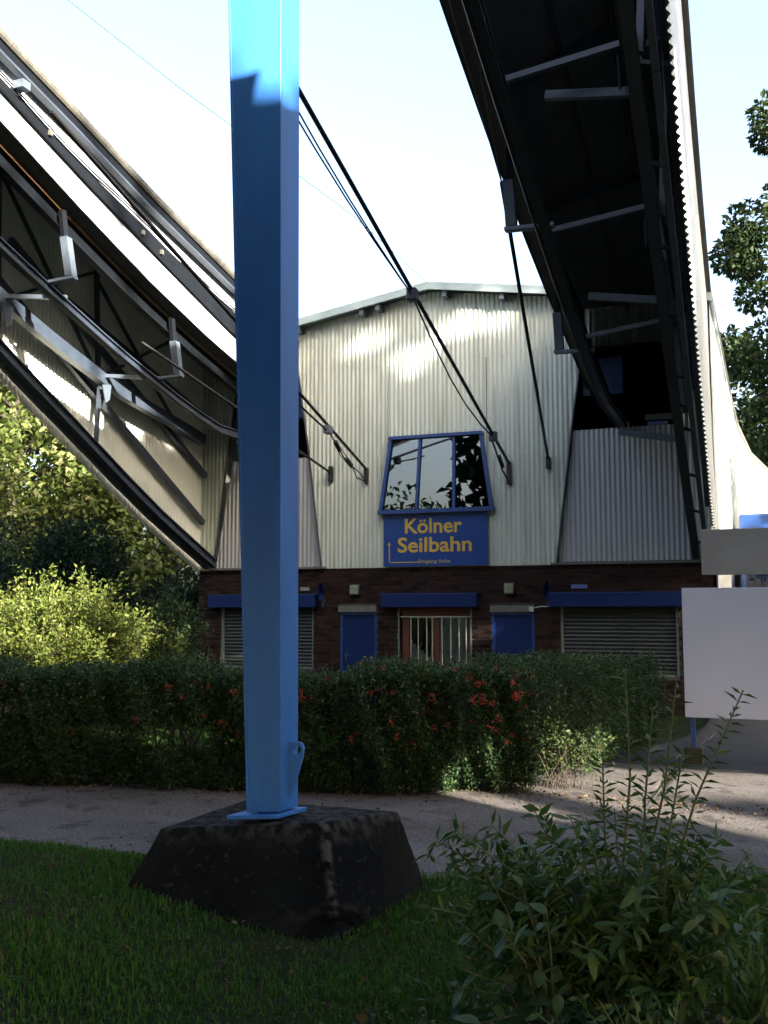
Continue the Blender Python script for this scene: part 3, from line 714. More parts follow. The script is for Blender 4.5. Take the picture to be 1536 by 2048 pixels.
        MB().bar(P(-10.35, y, zAf(y) - .14), P(-12.7, y, zTop(y) - .12), .09, .14).build('rafter', 'steel_dark', H)
    if side == 'r':
        for y in (11.2, 14.2, 17.2):
            MB().bar(P(-12.45, y, zLow(y) + .30), P(-11.4, y + .1, zLow(y) + .52), .08, .10).build('cross_arm', 'steel_dark', H)
        for y in np.arange(10.8, 20.8, 1.2):
            MB().bar(P(-12.47, y, zLow(y) + .22), P(-12.6, y, zLow(y) + .18), .05, .05).build('tie', 'steel_dark', H)
    for x_ in (-11.2, -11.9): 
        MB().tube([P(x_, y, zAf(y) + (zTop(y) - zAf(y)) * (-10.0 - x_) / 2.8 - .1) for y in yk], .04, 6).build('roof_purlin', 'steel_dark', H)
    # upper guard beam with rounded cap, and cable tray under it
    ya = [8.0, 9.4, 10.8, 12.59, 14.61, 17.69, 20.5]; zA = [10.6, 10.28, 9.93, 9.55, 9.08, 8.50, 8.13]
    if side == 'l':
        gb = MB(); fl_ = MB(); cp = []
        for a, b, c, d in zip(ya[:-1], ya[1:], zA[:-1], zA[1:]):
            gb.bar(P(-10.14, a, c - .15), P(-10.14, b, d - .15), .10, .17)
            fl_.bar(P(-10.14, a, c - .255), P(-10.14, b, d - .255), .13, .04)
        gb.build('guard_beam', 'black_shade_steel', H); fl_.build('beam_flange', 'steel_dark', H)  # beam coloured near-black to paint the shade under the eave
        yy = np.arange(8, 20.4, .75)
        for a in yy:
            b = min(a + .742, 20.5); za = float(np.interp(a, ya, zA)); zb = float(np.interp(b, ya, zA))
            MB().tube([P(-10.10, a, za - .01), P(-10.10, b, zb - .01)], .085, 12).build('round_cap', 'zinc', H, smooth=False)
        tr_ = MB(); yb = [8, 10.84, 13.19, 15.5, 17.73, 20.8]; zb1 = [10.2, 9.40, 8.78, 8.28, 7.85, 7.3]; zb0 = [10.08, 9.26, 8.58, 7.98, 7.42, 6.85]
        for k_ in range(5):
            a, b = yb[k_], yb[k_ + 1]
            tr_.hexa([P(-10.20, a, zb0[k_]), P(-10.24, a, zb0[k_]), P(-10.24, b, zb0[k_ + 1]), P(-10.20, b, zb0[k_ + 1]), P(-10.20, a, zb1[k_]), P(-10.24, a, zb1[k_]), P(-10.24, b, zb1[k_ + 1]), P(-10.20, b, zb1[k_ + 1])])
        tr_.build('cable_tray', 'black_shade_steel', H)
        for dz_ in (.02, .07): MB().tube([P(-10.19, y, float(np.interp(y, yb, zb1)) + dz_ + .04 * math.sin(y * 1.4)) for y in np.arange(8, 20.8, .4)], .014, 5).build('cable', 'black_rope', H)
        for y in (10.6, 12.0, 14.5, 15.1, 18.2, 18.6): MB().box(P(-10.195, y, float(np.interp(y, yb, zb0)) + .05), (X(-10.195) + .05, y + .06, float(np.interp(y, yb, zb0)) + .13)).build('clip', 'zinc', H)
        for y in (11.2, 18.2): MB().box((X(-10.2), y, float(np.interp(y, yb, zb1)) + .02), (X(-10.0), y + .16, float(np.interp(y, ya, zA)) - .4)).build('clamp', 'steel_pale', H)
    return H
hood('l', 'left hood rising from the station, its trussed inside wall turned to us')
hood('r', 'dark right hood seen from below, running overhead from the station')

# ------------------------------------------------------------------ blue mast and its block
blk = empty('foundation_block', (-2.7, 5.3, 0), 'squat weathered concrete block carrying the blue mast', 'block')
bm = bmesh.new()
top = [(-3.14, 4.78, .43), (-2.24, 4.95, .50), (-2.02, 5.50, .47), (-3.12, 5.70, .43)]; bot = [(x, y, -.08) for x, y in BLOCK_B]
vb = [bm.verts.new(p_) for p_ in bot]; vt_ = [bm.verts.new(p_) for p_ in top]
bm.faces.new(vb[::-1]); bm.faces.new(vt_)
for k_ in range(4): bm.faces.new((vb[k_], vb[(k_ + 1) % 4], vt_[(k_ + 1) % 4], vt_[k_]))
bmesh.ops.recalc_face_normals(bm, faces=bm.faces)
bmesh.ops.bevel(bm, geom=[e_ for e_ in bm.edges if max(v.co.z for v in e_.verts) > .3], offset=.018, segments=2, profile=.6, affect='EDGES')
bmesh.ops.triangulate(bm, faces=bm.faces)
for _ in range(6):
    es = [e_ for e_ in bm.edges if e_.calc_length() > .035]
    if not es: break
    bmesh.ops.subdivide_edges(bm, edges=es, cuts=1)
    bmesh.ops.triangulate(bm, faces=bm.faces)
from mathutils import noise as mno
chip = Vector((-1.99, 4.69, .03))
wear_highlight = []
bm.normal_update()
for v in bm.verts:
    d = (v.co - chip); dd = math.sqrt((d.x / .24) ** 2 + (d.y / .18) ** 2 + (d.z / .10) ** 2)
    nz = mno.noise(v.co * 7) * .005 + mno.noise(v.co * 22) * .003
    v.co += v.normal * nz
    if dd < 1: v.co += Vector((-.45, .85, .1)) * (.05 * (1 - dd ** 2) * (1 + mno.noise(v.co * 14)))
me = bpy.data.meshes.new('block'); bm.to_mesh(me)
at_ = me.attributes.new('wear_highlight', 'FLOAT', 'POINT')
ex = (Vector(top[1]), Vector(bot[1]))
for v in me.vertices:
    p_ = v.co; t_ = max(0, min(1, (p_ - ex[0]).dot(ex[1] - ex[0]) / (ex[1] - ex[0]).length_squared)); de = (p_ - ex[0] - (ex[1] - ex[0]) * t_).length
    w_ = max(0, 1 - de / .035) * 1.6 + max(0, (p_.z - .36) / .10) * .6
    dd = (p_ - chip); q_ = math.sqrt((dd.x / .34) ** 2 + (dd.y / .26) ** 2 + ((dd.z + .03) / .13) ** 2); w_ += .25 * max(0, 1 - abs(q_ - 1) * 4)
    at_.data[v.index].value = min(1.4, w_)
bm.free()
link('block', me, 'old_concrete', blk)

mast = empty('steel_mast', (-2.6, 5.1, .5), 'tapered blue steel mast standing on the concrete block', 'mast')
U = Vector((.92, .39, 0)).normalized(); Vd = Vector((.18, .98, 0)).normalized()
def mast_c(z):   # near edge corner and widths
    t_ = (z - .5) / 4.4
    return Vector((-2.53 - .05 * t_, 5.0, z)), .152 + .118 * t_, .163 + .027 * t_
def mcor(z, e=0.0):
    E_, w_, d_ = mast_c(z); A_ = E_ - U * (w_ + e) ; B_ = E_ + U * e
    return A_, B_, B_ + Vd * d_, A_ + Vd * d_
zs = [.52, 2, 3.5, 5, 7, 9.5]
sb = MB()
for a, b in zip(zs[:-1], zs[1:]): sb.hexa([*mcor(a), *mcor(b)])
bx_ = MB(); 
V_ = []; 
for z_ in zs: V_ += [p_ + Vd * .012 for p_ in mcor(z_)]
F_ = [(k_ * 4 + j_, k_ * 4 + (j_ + 1) % 4, k_ * 4 + 4 + (j_ + 1) % 4, k_ * 4 + 4 + j_) for k_ in range(len(zs) - 1) for j_ in range(4)]
bx_.add(V_, F_ + [(3, 2, 1, 0), tuple(len(zs) * 4 - 4 + j_ for j_ in range(4))]); bx_.build('shaft', 'mast_blue', mast, bevel=.006)
pl = MB(); V_ = []
for z_ in zs:
    A_, B_, _, _ = mcor(z_, .006 + .006 * (z_ - .5) / 4.4); V_ += [A_ - Vd * .004, B_ - Vd * .004, B_ + Vd * .010, A_ + Vd * .010]
pl.add(V_, F_ + [(3, 2, 1, 0), tuple(len(zs) * 4 - 4 + j_ for j_ in range(4))]); pl.build('front_plate', 'mast_blue', mast, bevel=.003)
lf = MB(); V_ = []
for z_ in zs:
    A_, _, _, D_ = mcor(z_); V_ += [A_ - U * .020 - Vd * .008, A_ - U * .007 - Vd * .008, D_ - U * .007, D_ - U * .020]
lf.add(V_, F_ + [(3, 2, 1, 0), tuple(len(zs) * 4 - 4 + j_ for j_ in range(4))]); lf.build('side_flange', 'mast_blue', mast, bevel=.002)
A_, B_, C2_, D_ = mcor(.5)
MB().hexa([(*(p_ + o_).xy, z_) for z_ in (.490, .512) for p_, o_ in ((A_, -U * .10 - Vd * .05), (B_, U * .02 - Vd * .05), (C2_, U * .02 + Vd * .06), (D_, -U * .1 + Vd * .06))]).build('base_plate', 'mast_blue', mast, bevel=.003)
MB().tube([A_ + U * .035 - Vd * .012 + Vector((0, 0, .015)), A_ + U * .035 - Vd * .012 + Vector((0, 0, .10))], .008, 8).build('anchor_bolt', 'mast_blue', mast)
for cor_, nm_ in ((0, -1), (1, 1)):
    pts_ = []; rs_ = []
    for z_ in np.arange(.53, 4.9, .02):
        c_ = mcor(z_)[cor_] + U * (.002 * nm_) + Vd * .011; pts_.append(c_ + Vector((random.uniform(-.001, .001), random.uniform(-.001, .001), 0))); rs_.append(random.uniform(.004, .0075))
    MB().tube(pts_, rs_, 6).build('weld_seam', 'mast_blue', mast, smooth=True)
# lug plate with a round hole on the right side
lug = bmesh.new(); Eb, wb_, db_ = mast_c(.9); o0 = Eb + Vd * .075
def L2(a, z_): return o0 + U * (a + .0) + Vector((0, 0, z_ - .9))
outer = [(.0, .60), (.012, .60), (.03, .62), (.085, .82), (.088, .85), (.082, .872), (.065, .885), (.0, .885)]
hole = [(.052 + .024 * math.cos(t_), .842 + .024 * math.sin(t_)) for t_ in np.linspace(0, 2 * math.pi, 17)[:-1]]
ov = [lug.verts.new(L2(*q)) for q in outer]; hv = [lug.verts.new(L2(*q)) for q in hole]
eo = [lug.edges.new((ov[k_], ov[(k_ + 1) % len(ov)])) for k_ in range(len(ov))] + [lug.edges.new((hv[k_], hv[(k_ + 1) % len(hv)])) for k_ in range(len(hv))]
r_ = bmesh.ops.triangle_fill(lug, edges=eo, use_beauty=True)
gx = bmesh.ops.extrude_face_region(lug, geom=lug.faces[:])
for v in [g_ for g_ in gx['geom'] if isinstance(g_, bmesh.types.BMVert)]: v.co += Vd * .016
bmesh.ops.recalc_face_normals(lug, faces=lug.faces)
me = bpy.data.meshes.new('lug_plate'); lug.to_mesh(me); lug.free(); link('lug_plate', me, 'mast_blue', mast)

# ------------------------------------------------------------------ sign
sg = empty('station_sign', (-6.83, FY - .09, 2.6), 'blue sign with yellow letters under the control window', 'sign')
MB().box((-8.03, FY - .105, 2.62), (-5.62, FY - .075, 3.765)).build('panel', 'sign_blue', sg)
def text(body, x0, x1, zb, capz, mat, parent, name, bold=.0, depth=.004):
    cu = bpy.data.curves.new(name, 'FONT'); cu.body = body; cu.size = 1; cu.extrude = .0; cu.offset = bold; cu.resolution_u = 4
    o = bpy.data.objects.new(name, cu); col.objects.link(o); bpy.context.view_layer.update()
    me = bpy.data.meshes.new_from_object(o); bpy.data.objects.remove(o)
    co = np.empty(len(me.vertices) * 3, np.float32); me.vertices.foreach_get('co', co); co = co.reshape(-1, 3)
    mn, mxx = co.min(0), co.max(0)
    H1 = .73   # cap height of the built-in face
    out = np.empty_like(co); out[:, 0] = x0 + (co[:, 0] - mn[0]) / (mxx[0] - mn[0]) * (x1 - x0)
    out[:, 2] = zb + co[:, 1] / H1 * capz; out[:, 1] = FY - .110
    me.vertices.foreach_set('co', out.ravel()); me.update(); return link(name, me, mat, parent)
text('Kölner', -7.52, -6.20, 3.355, .335, 'yellow_letter', sg, 'lettering', .020)
text('Seilbahn', -7.69, -5.98, 2.935, .335, 'yellow_letter', sg, 'lettering', .020)
text('Eingang links', -7.21, -6.47, 2.685, .085, 'gold_line', sg, 'lettering', .012)
ar = MB(); ya_ = FY - .109
ar.box((-7.905, ya_, 2.76), (-7.88, ya_ + .003, 3.10)); ar.box((-7.84, ya_, 2.695), (-7.23, ya_ + .003, 2.718))
ar.add([(-7.94, ya_, 3.09), (-7.845, ya_, 3.09), (-7.8925, ya_, 3.17)], [(0, 1, 2)])
arc = [(-7.84 - .0535 * math.sin(t_) , 2.76 - .0535 * math.cos(t_)) for t_ in np.linspace(0, math.pi / 2, 6)]
for (a, b) in zip(arc[:-1], arc[1:]): ar.bar((a[0], ya_ + .0015, a[1]), (b[0], ya_ + .0015, b[1]), .024, .003, (0, 1, 0))
ar.build('arrow', 'gold_line', sg)

# ------------------------------------------------------------------ small fittings on the brick
for (x_, lb) in ((-8.74, 'small square wall lamp above the left blue door'), (-5.17, 'small square wall lamp above the right blue door')):
    o = empty('wall_lamp', (x_, FY, 2.0), lb, 'lamp', 'wall lamps over the blue doors')
    MB().box((x_ - .10, FY - .16, 2.0), (x_ + .10, FY - .015, 2.21)).build('housing', 'lamp_green', o, bevel=.02)
    MB().box((x_ - .112, FY - .09, 1.985), (x_ + .112, FY - .014, 2.235)).build('back_plate', 'steel_dark', o, bevel=.01)
for (x_, lb) in ((-9.52, 'dark blue curved loudspeaker horn beside the left shutter box'), (-4.33, 'dark blue curved loudspeaker horn beside the right shutter box')):
    o = empty('horn', (x_, FY, 1.9), lb, 'loudspeaker', 'horns beside the shutter boxes')
    hm = MB(); prf = [(.02, .02), (.05, .06), (.09, .10), (.15, .13), (.17, .135)]
    ringn = 14; vs_ = [(x_ + (-.0 + r2_ * math.cos(2 * math.pi * k_ / ringn) * .55), FY - .05 - y_, 2.06 + r2_ * 1.5 * math.sin(2 * math.pi * k_ / ringn)) for (y_, r2_) in prf for k_ in range(ringn)]
    fs_ = [(i_ * ringn + k_, i_ * ringn + (k_ + 1) % ringn, (i_ + 1) * ringn + (k_ + 1) % ringn, (i_ + 1) * ringn + k_) for i_ in range(len(prf) - 1) for k_ in range(ringn)]
    hm.add(vs_, fs_); hm.build('bell', 'door_blue', o, smooth=True)
    MB().box((x_ - .03, FY - .11, 1.72), (x_ + .03, FY - .02, 1.98)).build('bracket', 'steel_dark', o)
for (x0, x1, lb) in ((-10.12, -9.90, 'small pale name plate above the left shutter box'), (-3.86, -3.52, 'small pale name plate above the right shutter box')):
    o = MB().box((x0, FY - .035, 2.10), (x1, FY - .016, 2.18)).build('name_plate', 'panel_blue' if x0 > -5 else 'board_grey', None, bevel=.004); tag(o, lb, 'plate', 'name plates above the shutters')
o = empty('door_sensor', (-4.72, FY - .05, 1.66), 'small white sensor box with cable at the right door lintel', 'sensor')
MB().box((-4.74, FY - .12, 1.62), (-4.65, FY - .052, 1.72)).build('box', 'bar_white', o, bevel=.008)
MB().tube([(-4.65, FY - .03, 1.70), (-4.5, FY - .03, 1.725), (-4.30, FY - .03, 1.725)], .013, 6).build('cable', 'bar_white', o)

# ------------------------------------------------------------------ stay ropes
def rope(label, pts, r, anchor, extra=None, name='stay_rope', low=.22):
    o = empty(name, anchor, label, 'cable', 'stay ropes anchored on the station front')
    MB().tube(pts, r, 8).build('rope', 'black_rope', o, smooth=True)
    x_, y_, z_ = anchor
    MB().box((x_ - .045, y_ - .14, z_ - low), (x_ + .045, y_ - .03, z_ + .14)).build('anchor_plate', 'black_rope', o, bevel=.01)
    if extra: extra(o)
    return o
def ex1(o):
    for dx in (-.05, .05):
        MB().tube([(-5.14 + dx, 8, 8.45)] + [(-5.14 + dx * (1 - t_), 8 + 6.7 * t_, 8.45 + (6.62 - 8.45) * t_ - .30 * math.sin(math.pi * t_) * .6) for t_ in (.15, .3, .45, .6, .75, .9, 1)], .013, 6).build('safety_rope', 'black_rope', o)
    MB().tube([(-5.14, 14.7, 6.6)] + [(-5.14, 14.7 + 4.9 * t_, 6.6 + (5.15 - 6.6) * t_ - .30 * math.sin(math.pi * t_)) for t_ in (.2, .4, .6, .8, 1)], .016, 6).build('safety_rope', 'black_rope', o)
    MB().tube([(-5.17, 19.6, 5.12), (-5.18, 20.5, 4.60), (-5.15, 20.93, 4.38)], .02, 6).build('safety_rope', 'black_rope', o)
    MB().bar((-5.15, 20.1, 4.85), (-5.15, 20.45, 4.66), .06, .07).build('turnbuckle', 'black_rope', o, bevel=.015)
    for (y_, z_) in ((14.65, 6.64), (19.6, 5.17)): MB().box((-5.22, y_ - .09, z_ - .10), (-5.06, y_ + .09, z_ + .10)).build('clamp', 'steel_dark', o, bevel=.02)
rope('long black stay rope crossing the gable to the right of the control window', [(-5.14, 7, 8.98), (-5.14, 10.56, 7.92), (-5.14, 14.66, 6.70), (-5.14, 20.93, 4.80)], .034, (-5.14, FY, 4.70), ex1, low=.36)
def ex3(o):
    MB().tube([(-8.5, 16.6, 5.88), (-8.48, 17.6, 5.62), (-8.46, 18.75, 5.36)], .022, 6).build('safety_rope', 'black_rope', o)
    MB().box((-8.53, 18.68, 5.30), (-8.39, 18.9, 5.48)).build('clamp', 'steel_pale', o, bevel=.02)
    MB().tube([(-8.44, 18.85, 5.32), (-8.46, 19.15, 5.17), (-8.48, 19.7, 4.93)], .016, 6).build('safety_rope', 'black_rope', o)
    for (a, b) in (((-8.45, 19.12, 5.20), (-8.46, 19.42, 5.04)), ((-8.47, 19.75, 4.92), (-8.47, 20.1, 4.80))): MB().bar(a, b, .08, .09).build('turnbuckle', 'black_rope', o, bevel=.02)
    for dx in (-.05, .05): MB().tube([(-8.46 + dx, 19.4, 5.05), (-8.46 + dx * 1.2, 19.6, 4.96), (-8.46 + dx, 19.8, 4.90)], .011, 6).build('link', 'black_rope', o)
    for dx in (-.06, .03): MB().tube([(-8.46, 20.08, 4.80), (-8.46 + dx, 20.5, 4.66 + dx), (-8.46, 20.92, 4.56)], .013, 6).build('link', 'black_rope', o)
rope('black stay rope with chain turnbuckles left of the control window', [(-8.46, 10, 8.05), (-8.46, 17.44, 5.88), (-8.46, 20.93, 4.84)], .032, (-8.46, FY, 4.74), ex3)
rope('short black stay rope to the left bay edge', [(-10.40, 14.9, 6.45), (-9.34, 20.93, 4.80)], .028, (-9.34, FY, 4.82))
rope('steep black stay rope hung from the dark right hood', [(-3.36, 13.45, 7.72), (-4.29, 20.93, 4.85)], .032, (-4.29, FY, 4.76), low=.12)
o = empty('bundle_rope', (-3.36, 13.45, 7.5), 'thin ropes running up along the inner edge of the dark right hood', 'cable')
for k_, (x_, dz_) in enumerate(((-3.30, -.45), (-3.12, -.6))): MB().tube([(x_ + .25, 8, 9.75 + dz_), (x_ + .1, 11, 8.75 + dz_), (-3.36, 13.45, 7.72)], .011, 5).build('rope', 'zinc', o)
o = MB().tube([(-11.9, 13.5, 13.0), (-10.0, 15.2, 11.4), (-7.4, 17.6, 9.4), (-6.9, 21, 8.95)], .006, 5).build('overhead_wire', 'steel_pale'); tag(o, 'hair-thin wire slanting across the sky at the upper left', 'wire')

# ------------------------------------------------------------------ boards, stand-in lorry on the right
o = empty('notice_board', (-.1, 11.6, -.1), 'blank white notice board on a blue post', 'board')
MB().box((-.905, 11.56, .46), (.9, 11.60, 1.87)).build('panel', 'board_white', o, bevel=.004)
for x_ in (-.83, .8):
    MB().box((x_ - .025, 11.605, -.25), (x_ + .025, 11.655, 1.8)).build('post', 'frame_blue', o)
    MB().box((x_ - .10, 11.54, -.3), (x_ + .10, 11.74, .14)).build('footing', 'moss_wood', o, bevel=.02)
o = empty('sign_panel', (.3, 12.4, -.1), 'narrow grey panel above the white notice board', 'board')
MB().box((-.735, 12.40, 2.04), (1.2, 12.43, 2.58)).build('panel', 'board_grey', o, bevel=.004)
MB().box((.80, 12.435, -.3), (.87, 12.50, 2.5)).build('post', 'steel_dark', o)
o = empty('stand_in_lorry', (.9, 32, -.42), 'made-up blue box lorry standing in for unidentified blue shapes behind the boards', 'lorry')  # invented vehicle, stands in for blue shapes of unknown origin
MB().box((-.72, 30, .75), (1.78, 37, 4.38)).build('box_body', 'lorry_blue', o, bevel=.06)
MB().box((-.67, 27.9, .45), (1.73, 29.9, 2.9)).build('cab', 'lorry_blue', o, bevel=.15)
MB().box((-.55, 27.86, 1.7), (1.6, 27.91, 2.6)).build('windscreen', 'pane_glass', o)
for y_ in (28.7, 35.5):
    for x_ in (-.68, 1.45):
        w_ = MB().tube([(x_, y_, .08), (x_ + .28, y_, .08)], .5, 20).build('wheel', 'tyre', o)
        MB().tube([(x_ - .01, y_, .08), (x_ + .29, y_, .08)], .25, 14).build('rim', 'zinc', w_)

# ------------------------------------------------------------------ places the sun reaches
for z_ in (5.35, 5.9, 6.5, 7.2, 8, 9): lit(-2.6, 5.1, z_, .50)
lit(-2.5, 5.1, 4.9, .14)
for (x_, z_, r_) in ((-6.05, 8.05, .05), (-6.45, 7.95, -.04), (-7.45, 7.22, .05), (-7.15, 7.45, -.06), (-9.0, 7.62, -.02), (-8.05, 7.85, -.03), (-5.2, 7.95, -.02), (-8.6, 7.05, -.16), (-9.9, 7.7, -.05)): lit(x_, FY, z_, r_)
lit(-5.8, FY, 1.22, -.04); lit(-5.5, FY, 1.3, -.1)
for (x_, y_, z_, r_) in ((-11.6, 13, 1.6, .45), (-11.0, 13, 1.9, .5), (-10.4, 13, 1.7, .6), (-9.8, 13, 1.5, .6), (-9.2, 13, 1.3, .5), (-8.8, 13, 1.0, .35), (-10.6, 13, 1.1, .5), (-11.3, 13, 1.0, .2), (-9.9, 13, 1.0, .45), (-8.3, 13.2, 1.3, .18), (-8.2, 13.2, .9, .15)): lit(x_, y_, z_, r_)
for x_ in np.arange(-31, -19, 1.4):
    for z_ in (6.2, 7.6, 9, 10.5, 12): lit(x_, 30, z_ + .3 * math.sin(x_ * 3), .75)
for y_ in np.arange(9, 17.6, .5):
    for q_ in (.2, .5, .8): lit(-10.28, y_, zC(y_) + (zAf(y_) - zC(y_)) * q_, .25)
for (y_, z_, r_) in ((14.5, 6.35, .16), (15.6, 6.15, .26), (16.1, 5.9, .28), (16.6, 5.7, .22), (17.6, 5.55, .22), (18.0, 5.35, .16), (15.0, 6.4, .2)): lit(-12.7, y_, z_, r_)
for (y_, z_) in ((13.2, 7.1), (14.2, 6.85), (15.2, 6.55), (16.0, 6.35), (16.8, 6.15), (17.5, 6.0)): lit(-12.3, y_, z_ , -.1)
for (y_, z_) in () and ((13.2, 6.95), (14.2, 6.7), (15.2, 6.4), (16.0, 6.15), (16.8, 5.95), (17.5, 5.8)): lit(-12.0, y_, z_, .16)
for (x_, y_, r_) in ((.6, 9.9, .28), (0, 9.9, .26), (-.5, 9.9, .18), (-.9, 9.9, .14), (.3, 10.4, .2), (-1.5, 9.6, .15), (-1.2, 10.1, .12), (-1.9, 9.0, .22), (-2.4, 8.65, .2), (1.2, 10, .3), (-1.7, 9.9, .10), (.1, 8.1, .07), (-2.2, 8.5, .07)): lit(x_, y_, 0, r_)
for (x_, y_, z_, r_) in ((-3.4, 8.7, 1.08, -.16), (-2.9, 8.9, 1.08, -.2), (-1.9, 9.1, .95, -.08), (-1.75, 9.25, .5, -.16), (-1.65, 9.3, .25, -.1), (-1.9, 8.9, .3, .1)): lit(x_, y_, z_, r_)
for (x_, y_) in ((-7.3, 11.3), (-6.8, 11.4)): lit(x_, y_, 0, .38)
for y_ in np.arange(23, 62, 1.5):
    for z_ in ((3.4, 4.6, 5.8, 7.2) if y_ < 31 else (6.6, 7.6)): lit(-.9 if y_ < 45 else -.2, y_, z_, .5)
for y_ in np.arange(11.5, 14.3, .5): lit(-.9, y_, zLow(y_) + .35, .2)

# ------------------------------------------------------------------ vegetation
def foliage(name, P, D, L, W, mat, parent, fold=.25):
    v, f = leaf_arrays(P, D, L, W, fold); return np_mesh(name, v, f, mat, parent)
def crown_points(n, clumps, centers, rc, bias=.55):
    idx = rng.integers(0, len(centers), n); b = in_ball(n)
    b = unit(b) * (np.linalg.norm(b, axis=1, keepdims=True) ** bias)
    P = centers[idx] + b * rc[idx][:, None]; D = unit(b * .8 + rng.normal(size=(n, 3)) * .7 + np.array([0, 0, -.15])); return P, D
def tree(name, base, h, r, zc0, nclump, nleaf, L, mat, label, group, trunk_r=.22, lean=(0, 0), skip_lit=False, kind='tree', cr=(.16, .30), shape=1.0):
    base = Vector(base); T = empty(name, base, label, kind, group)
    mid = np.array([base.x + lean[0], base.y + lean[1], (zc0 + h) / 2]); rad = np.array([r, r, (h - zc0) / 2 * shape])
    q = in_ball(nclump); q = unit(q) * np.linalg.norm(q, axis=1, keepdims=True) ** .6
    cen = mid + q * rad; rcl = rng.uniform(cr[0], cr[1], nclump) * r
    t = MB(); topz = zc0 + (h - zc0) * .75
    t.tube([base + Vector((0, 0, -.2)), base + Vector((lean[0] * .3, lean[1] * .3, (zc0) * .6)), (mid[0], mid[1], zc0 + (h - zc0) * .35), (mid[0] + .2, mid[1], topz)], [trunk_r * 1.25, trunk_r, trunk_r * .7, trunk_r * .2], 8)
    for c in cen[:: max(1, nclump // 26)]:
        z0 = max(zc0 * .8, min(c[2] - .3 * r, topz)); p0 = Vector((mid[0], mid[1], z0)); p2 = Vector(c); p1 = p0.lerp(p2, .5) + Vector((0, 0, .12 * r))
        t.tube([p0, p1, p2], [trunk_r * .35, trunk_r * .22, trunk_r * .07], 5, False)
    t.build('trunk', 'bark', T, smooth=True)
    P, D = crown_points(nleaf, nclump, cen, rcl)
    if skip_lit:
        k_ = ~(blocks_lit(P + D * L * .5)); P, D = P[k_], D[k_]
    n = len(P); foliage('crown', P, D, rng.uniform(L * .7, L * 1.25, n), rng.uniform(L * .45, L * .75, n), mat, T)
    return T
# trees behind the camera, towards the sun: they shade the whole front
uh = np.array([math.sin(R(SUN_AZ)), -math.cos(R(SUN_AZ))]); hh_ = np.array([math.cos(R(SUN_AZ)), math.sin(R(SUN_AZ))])
lbls = ['first', 'second', 'third', 'fourth', 'fifth', 'sixth', 'seventh']
for k_, (hk, uk) in enumerate(((-10.5, 17), (-5, 19), (.5, 17.5), (6, 19.5), (11.5, 18), (17, 19.5), (22.5, 18))):
    b_ = uh * uk + hh_ * hk
    tree('shade_tree', (b_[0], b_[1], float(gz(b_[0], b_[1]))), 30, 4.8, 3.0, 130, 10000, .85, 'dark_tree_leaf', 'tall tree behind the viewer, %s of the row that shades the station' % lbls[k_], 'trees behind the viewer', .35, skip_lit=True, cr=(.22, .34))
for (x_, y_, h_, r_, lb) in ((-8.0, -3.5, 15, 5.0, 'spreading tree left of the viewer'), (-1.5, -5.5, 15, 5.2, 'spreading tree right behind the viewer'), (6.2, 2.0, 11, 3.9, 'unseen tree added right of the viewer to darken the mast')):  # last tree is added out of view to block light from the right
    tree('canopy_tree', (x_, y_, 0), h_, r_, 4.6, 90, 7000, .75, 'dark_tree_leaf', lb, 'trees over the viewer', .3, skip_lit=True, cr=(.24, .36))
for (x_, y_, h_, r_, lb) in ((-17, -7, 7.4, 5.0, 'tree left behind the viewer, mirrored in the control window'), (-24, -3, 7.4, 5.0, 'farther tree left behind the viewer'), (-27, 6, 14, 5, 'tree on the far left outside the view')):
    tree('canopy_tree', (x_, y_, 0), h_, r_, 1.0, 120, 17000, .38, 'dark_tree_leaf', lb, 'trees over the viewer', .3, skip_lit=True, cr=(.24, .36))
# left background: ivy bank, sunlit tree, dark shrubs
tree('broadleaf_tree', (-27.5, 31, -.4), 14.0, 5.6, 2.5, 90, 26000, .30, 'tree_leaf', 'sunlit broadleaf tree beyond the left hood, leftmost', 'trees left of the station', .3)
tree('broadleaf_tree', (-21.5, 33, -.4), 11.5, 4.6, 1.5, 70, 18000, .30, 'tree_leaf', 'sunlit broadleaf tree close under the left hood edge', 'trees left of the station', .28)
tree('broadleaf_tree', (-34, 36, -.4), 15.0, 5.8, 1.5, 60, 12000, .36, 'tree_leaf', 'pale tree at the far left behind the others', 'trees left of the station', .3)
def bush(name, c, rad, n, L, mat, label, group=None, lobes=9, stem=True, W=.55):
    c = np.array(c, float); rad = np.array(rad, float)
    T = empty(name, (c[0], c[1], float(gz(c[0], c[1]))), label, 'bush', group)
    q = in_ball(lobes); q[:, 2] = np.abs(q[:, 2]) * 1.1 - .35; cen = c + q * rad * .72; rc = rng.uniform(.22, .52, lobes) * rad.min()
    P, D = crown_points(n, lobes, cen, rc, .5); P[:, 2] = np.maximum(P[:, 2], gz(P[:, 0], P[:, 1]) + .02)
    foliage('foliage', P, D, rng.uniform(L * .7, L * 1.3, n), rng.uniform(L * .7, L * 1.2, n) * W, mat, T)
    t = MB(); b0 = Vector((c[0], c[1], float(gz(c[0], c[1])) - .05))
    for cc in cen[:12]: t.tube([b0 + Vector((random.uniform(-.15, .15), random.uniform(-.1, .1), 0)), b0.lerp(Vector(cc), .55) + Vector((0, 0, .1)), Vector(cc)], [.025, .016, .006], 5, False)
    t.build('stems', 'bark', T)
    return T
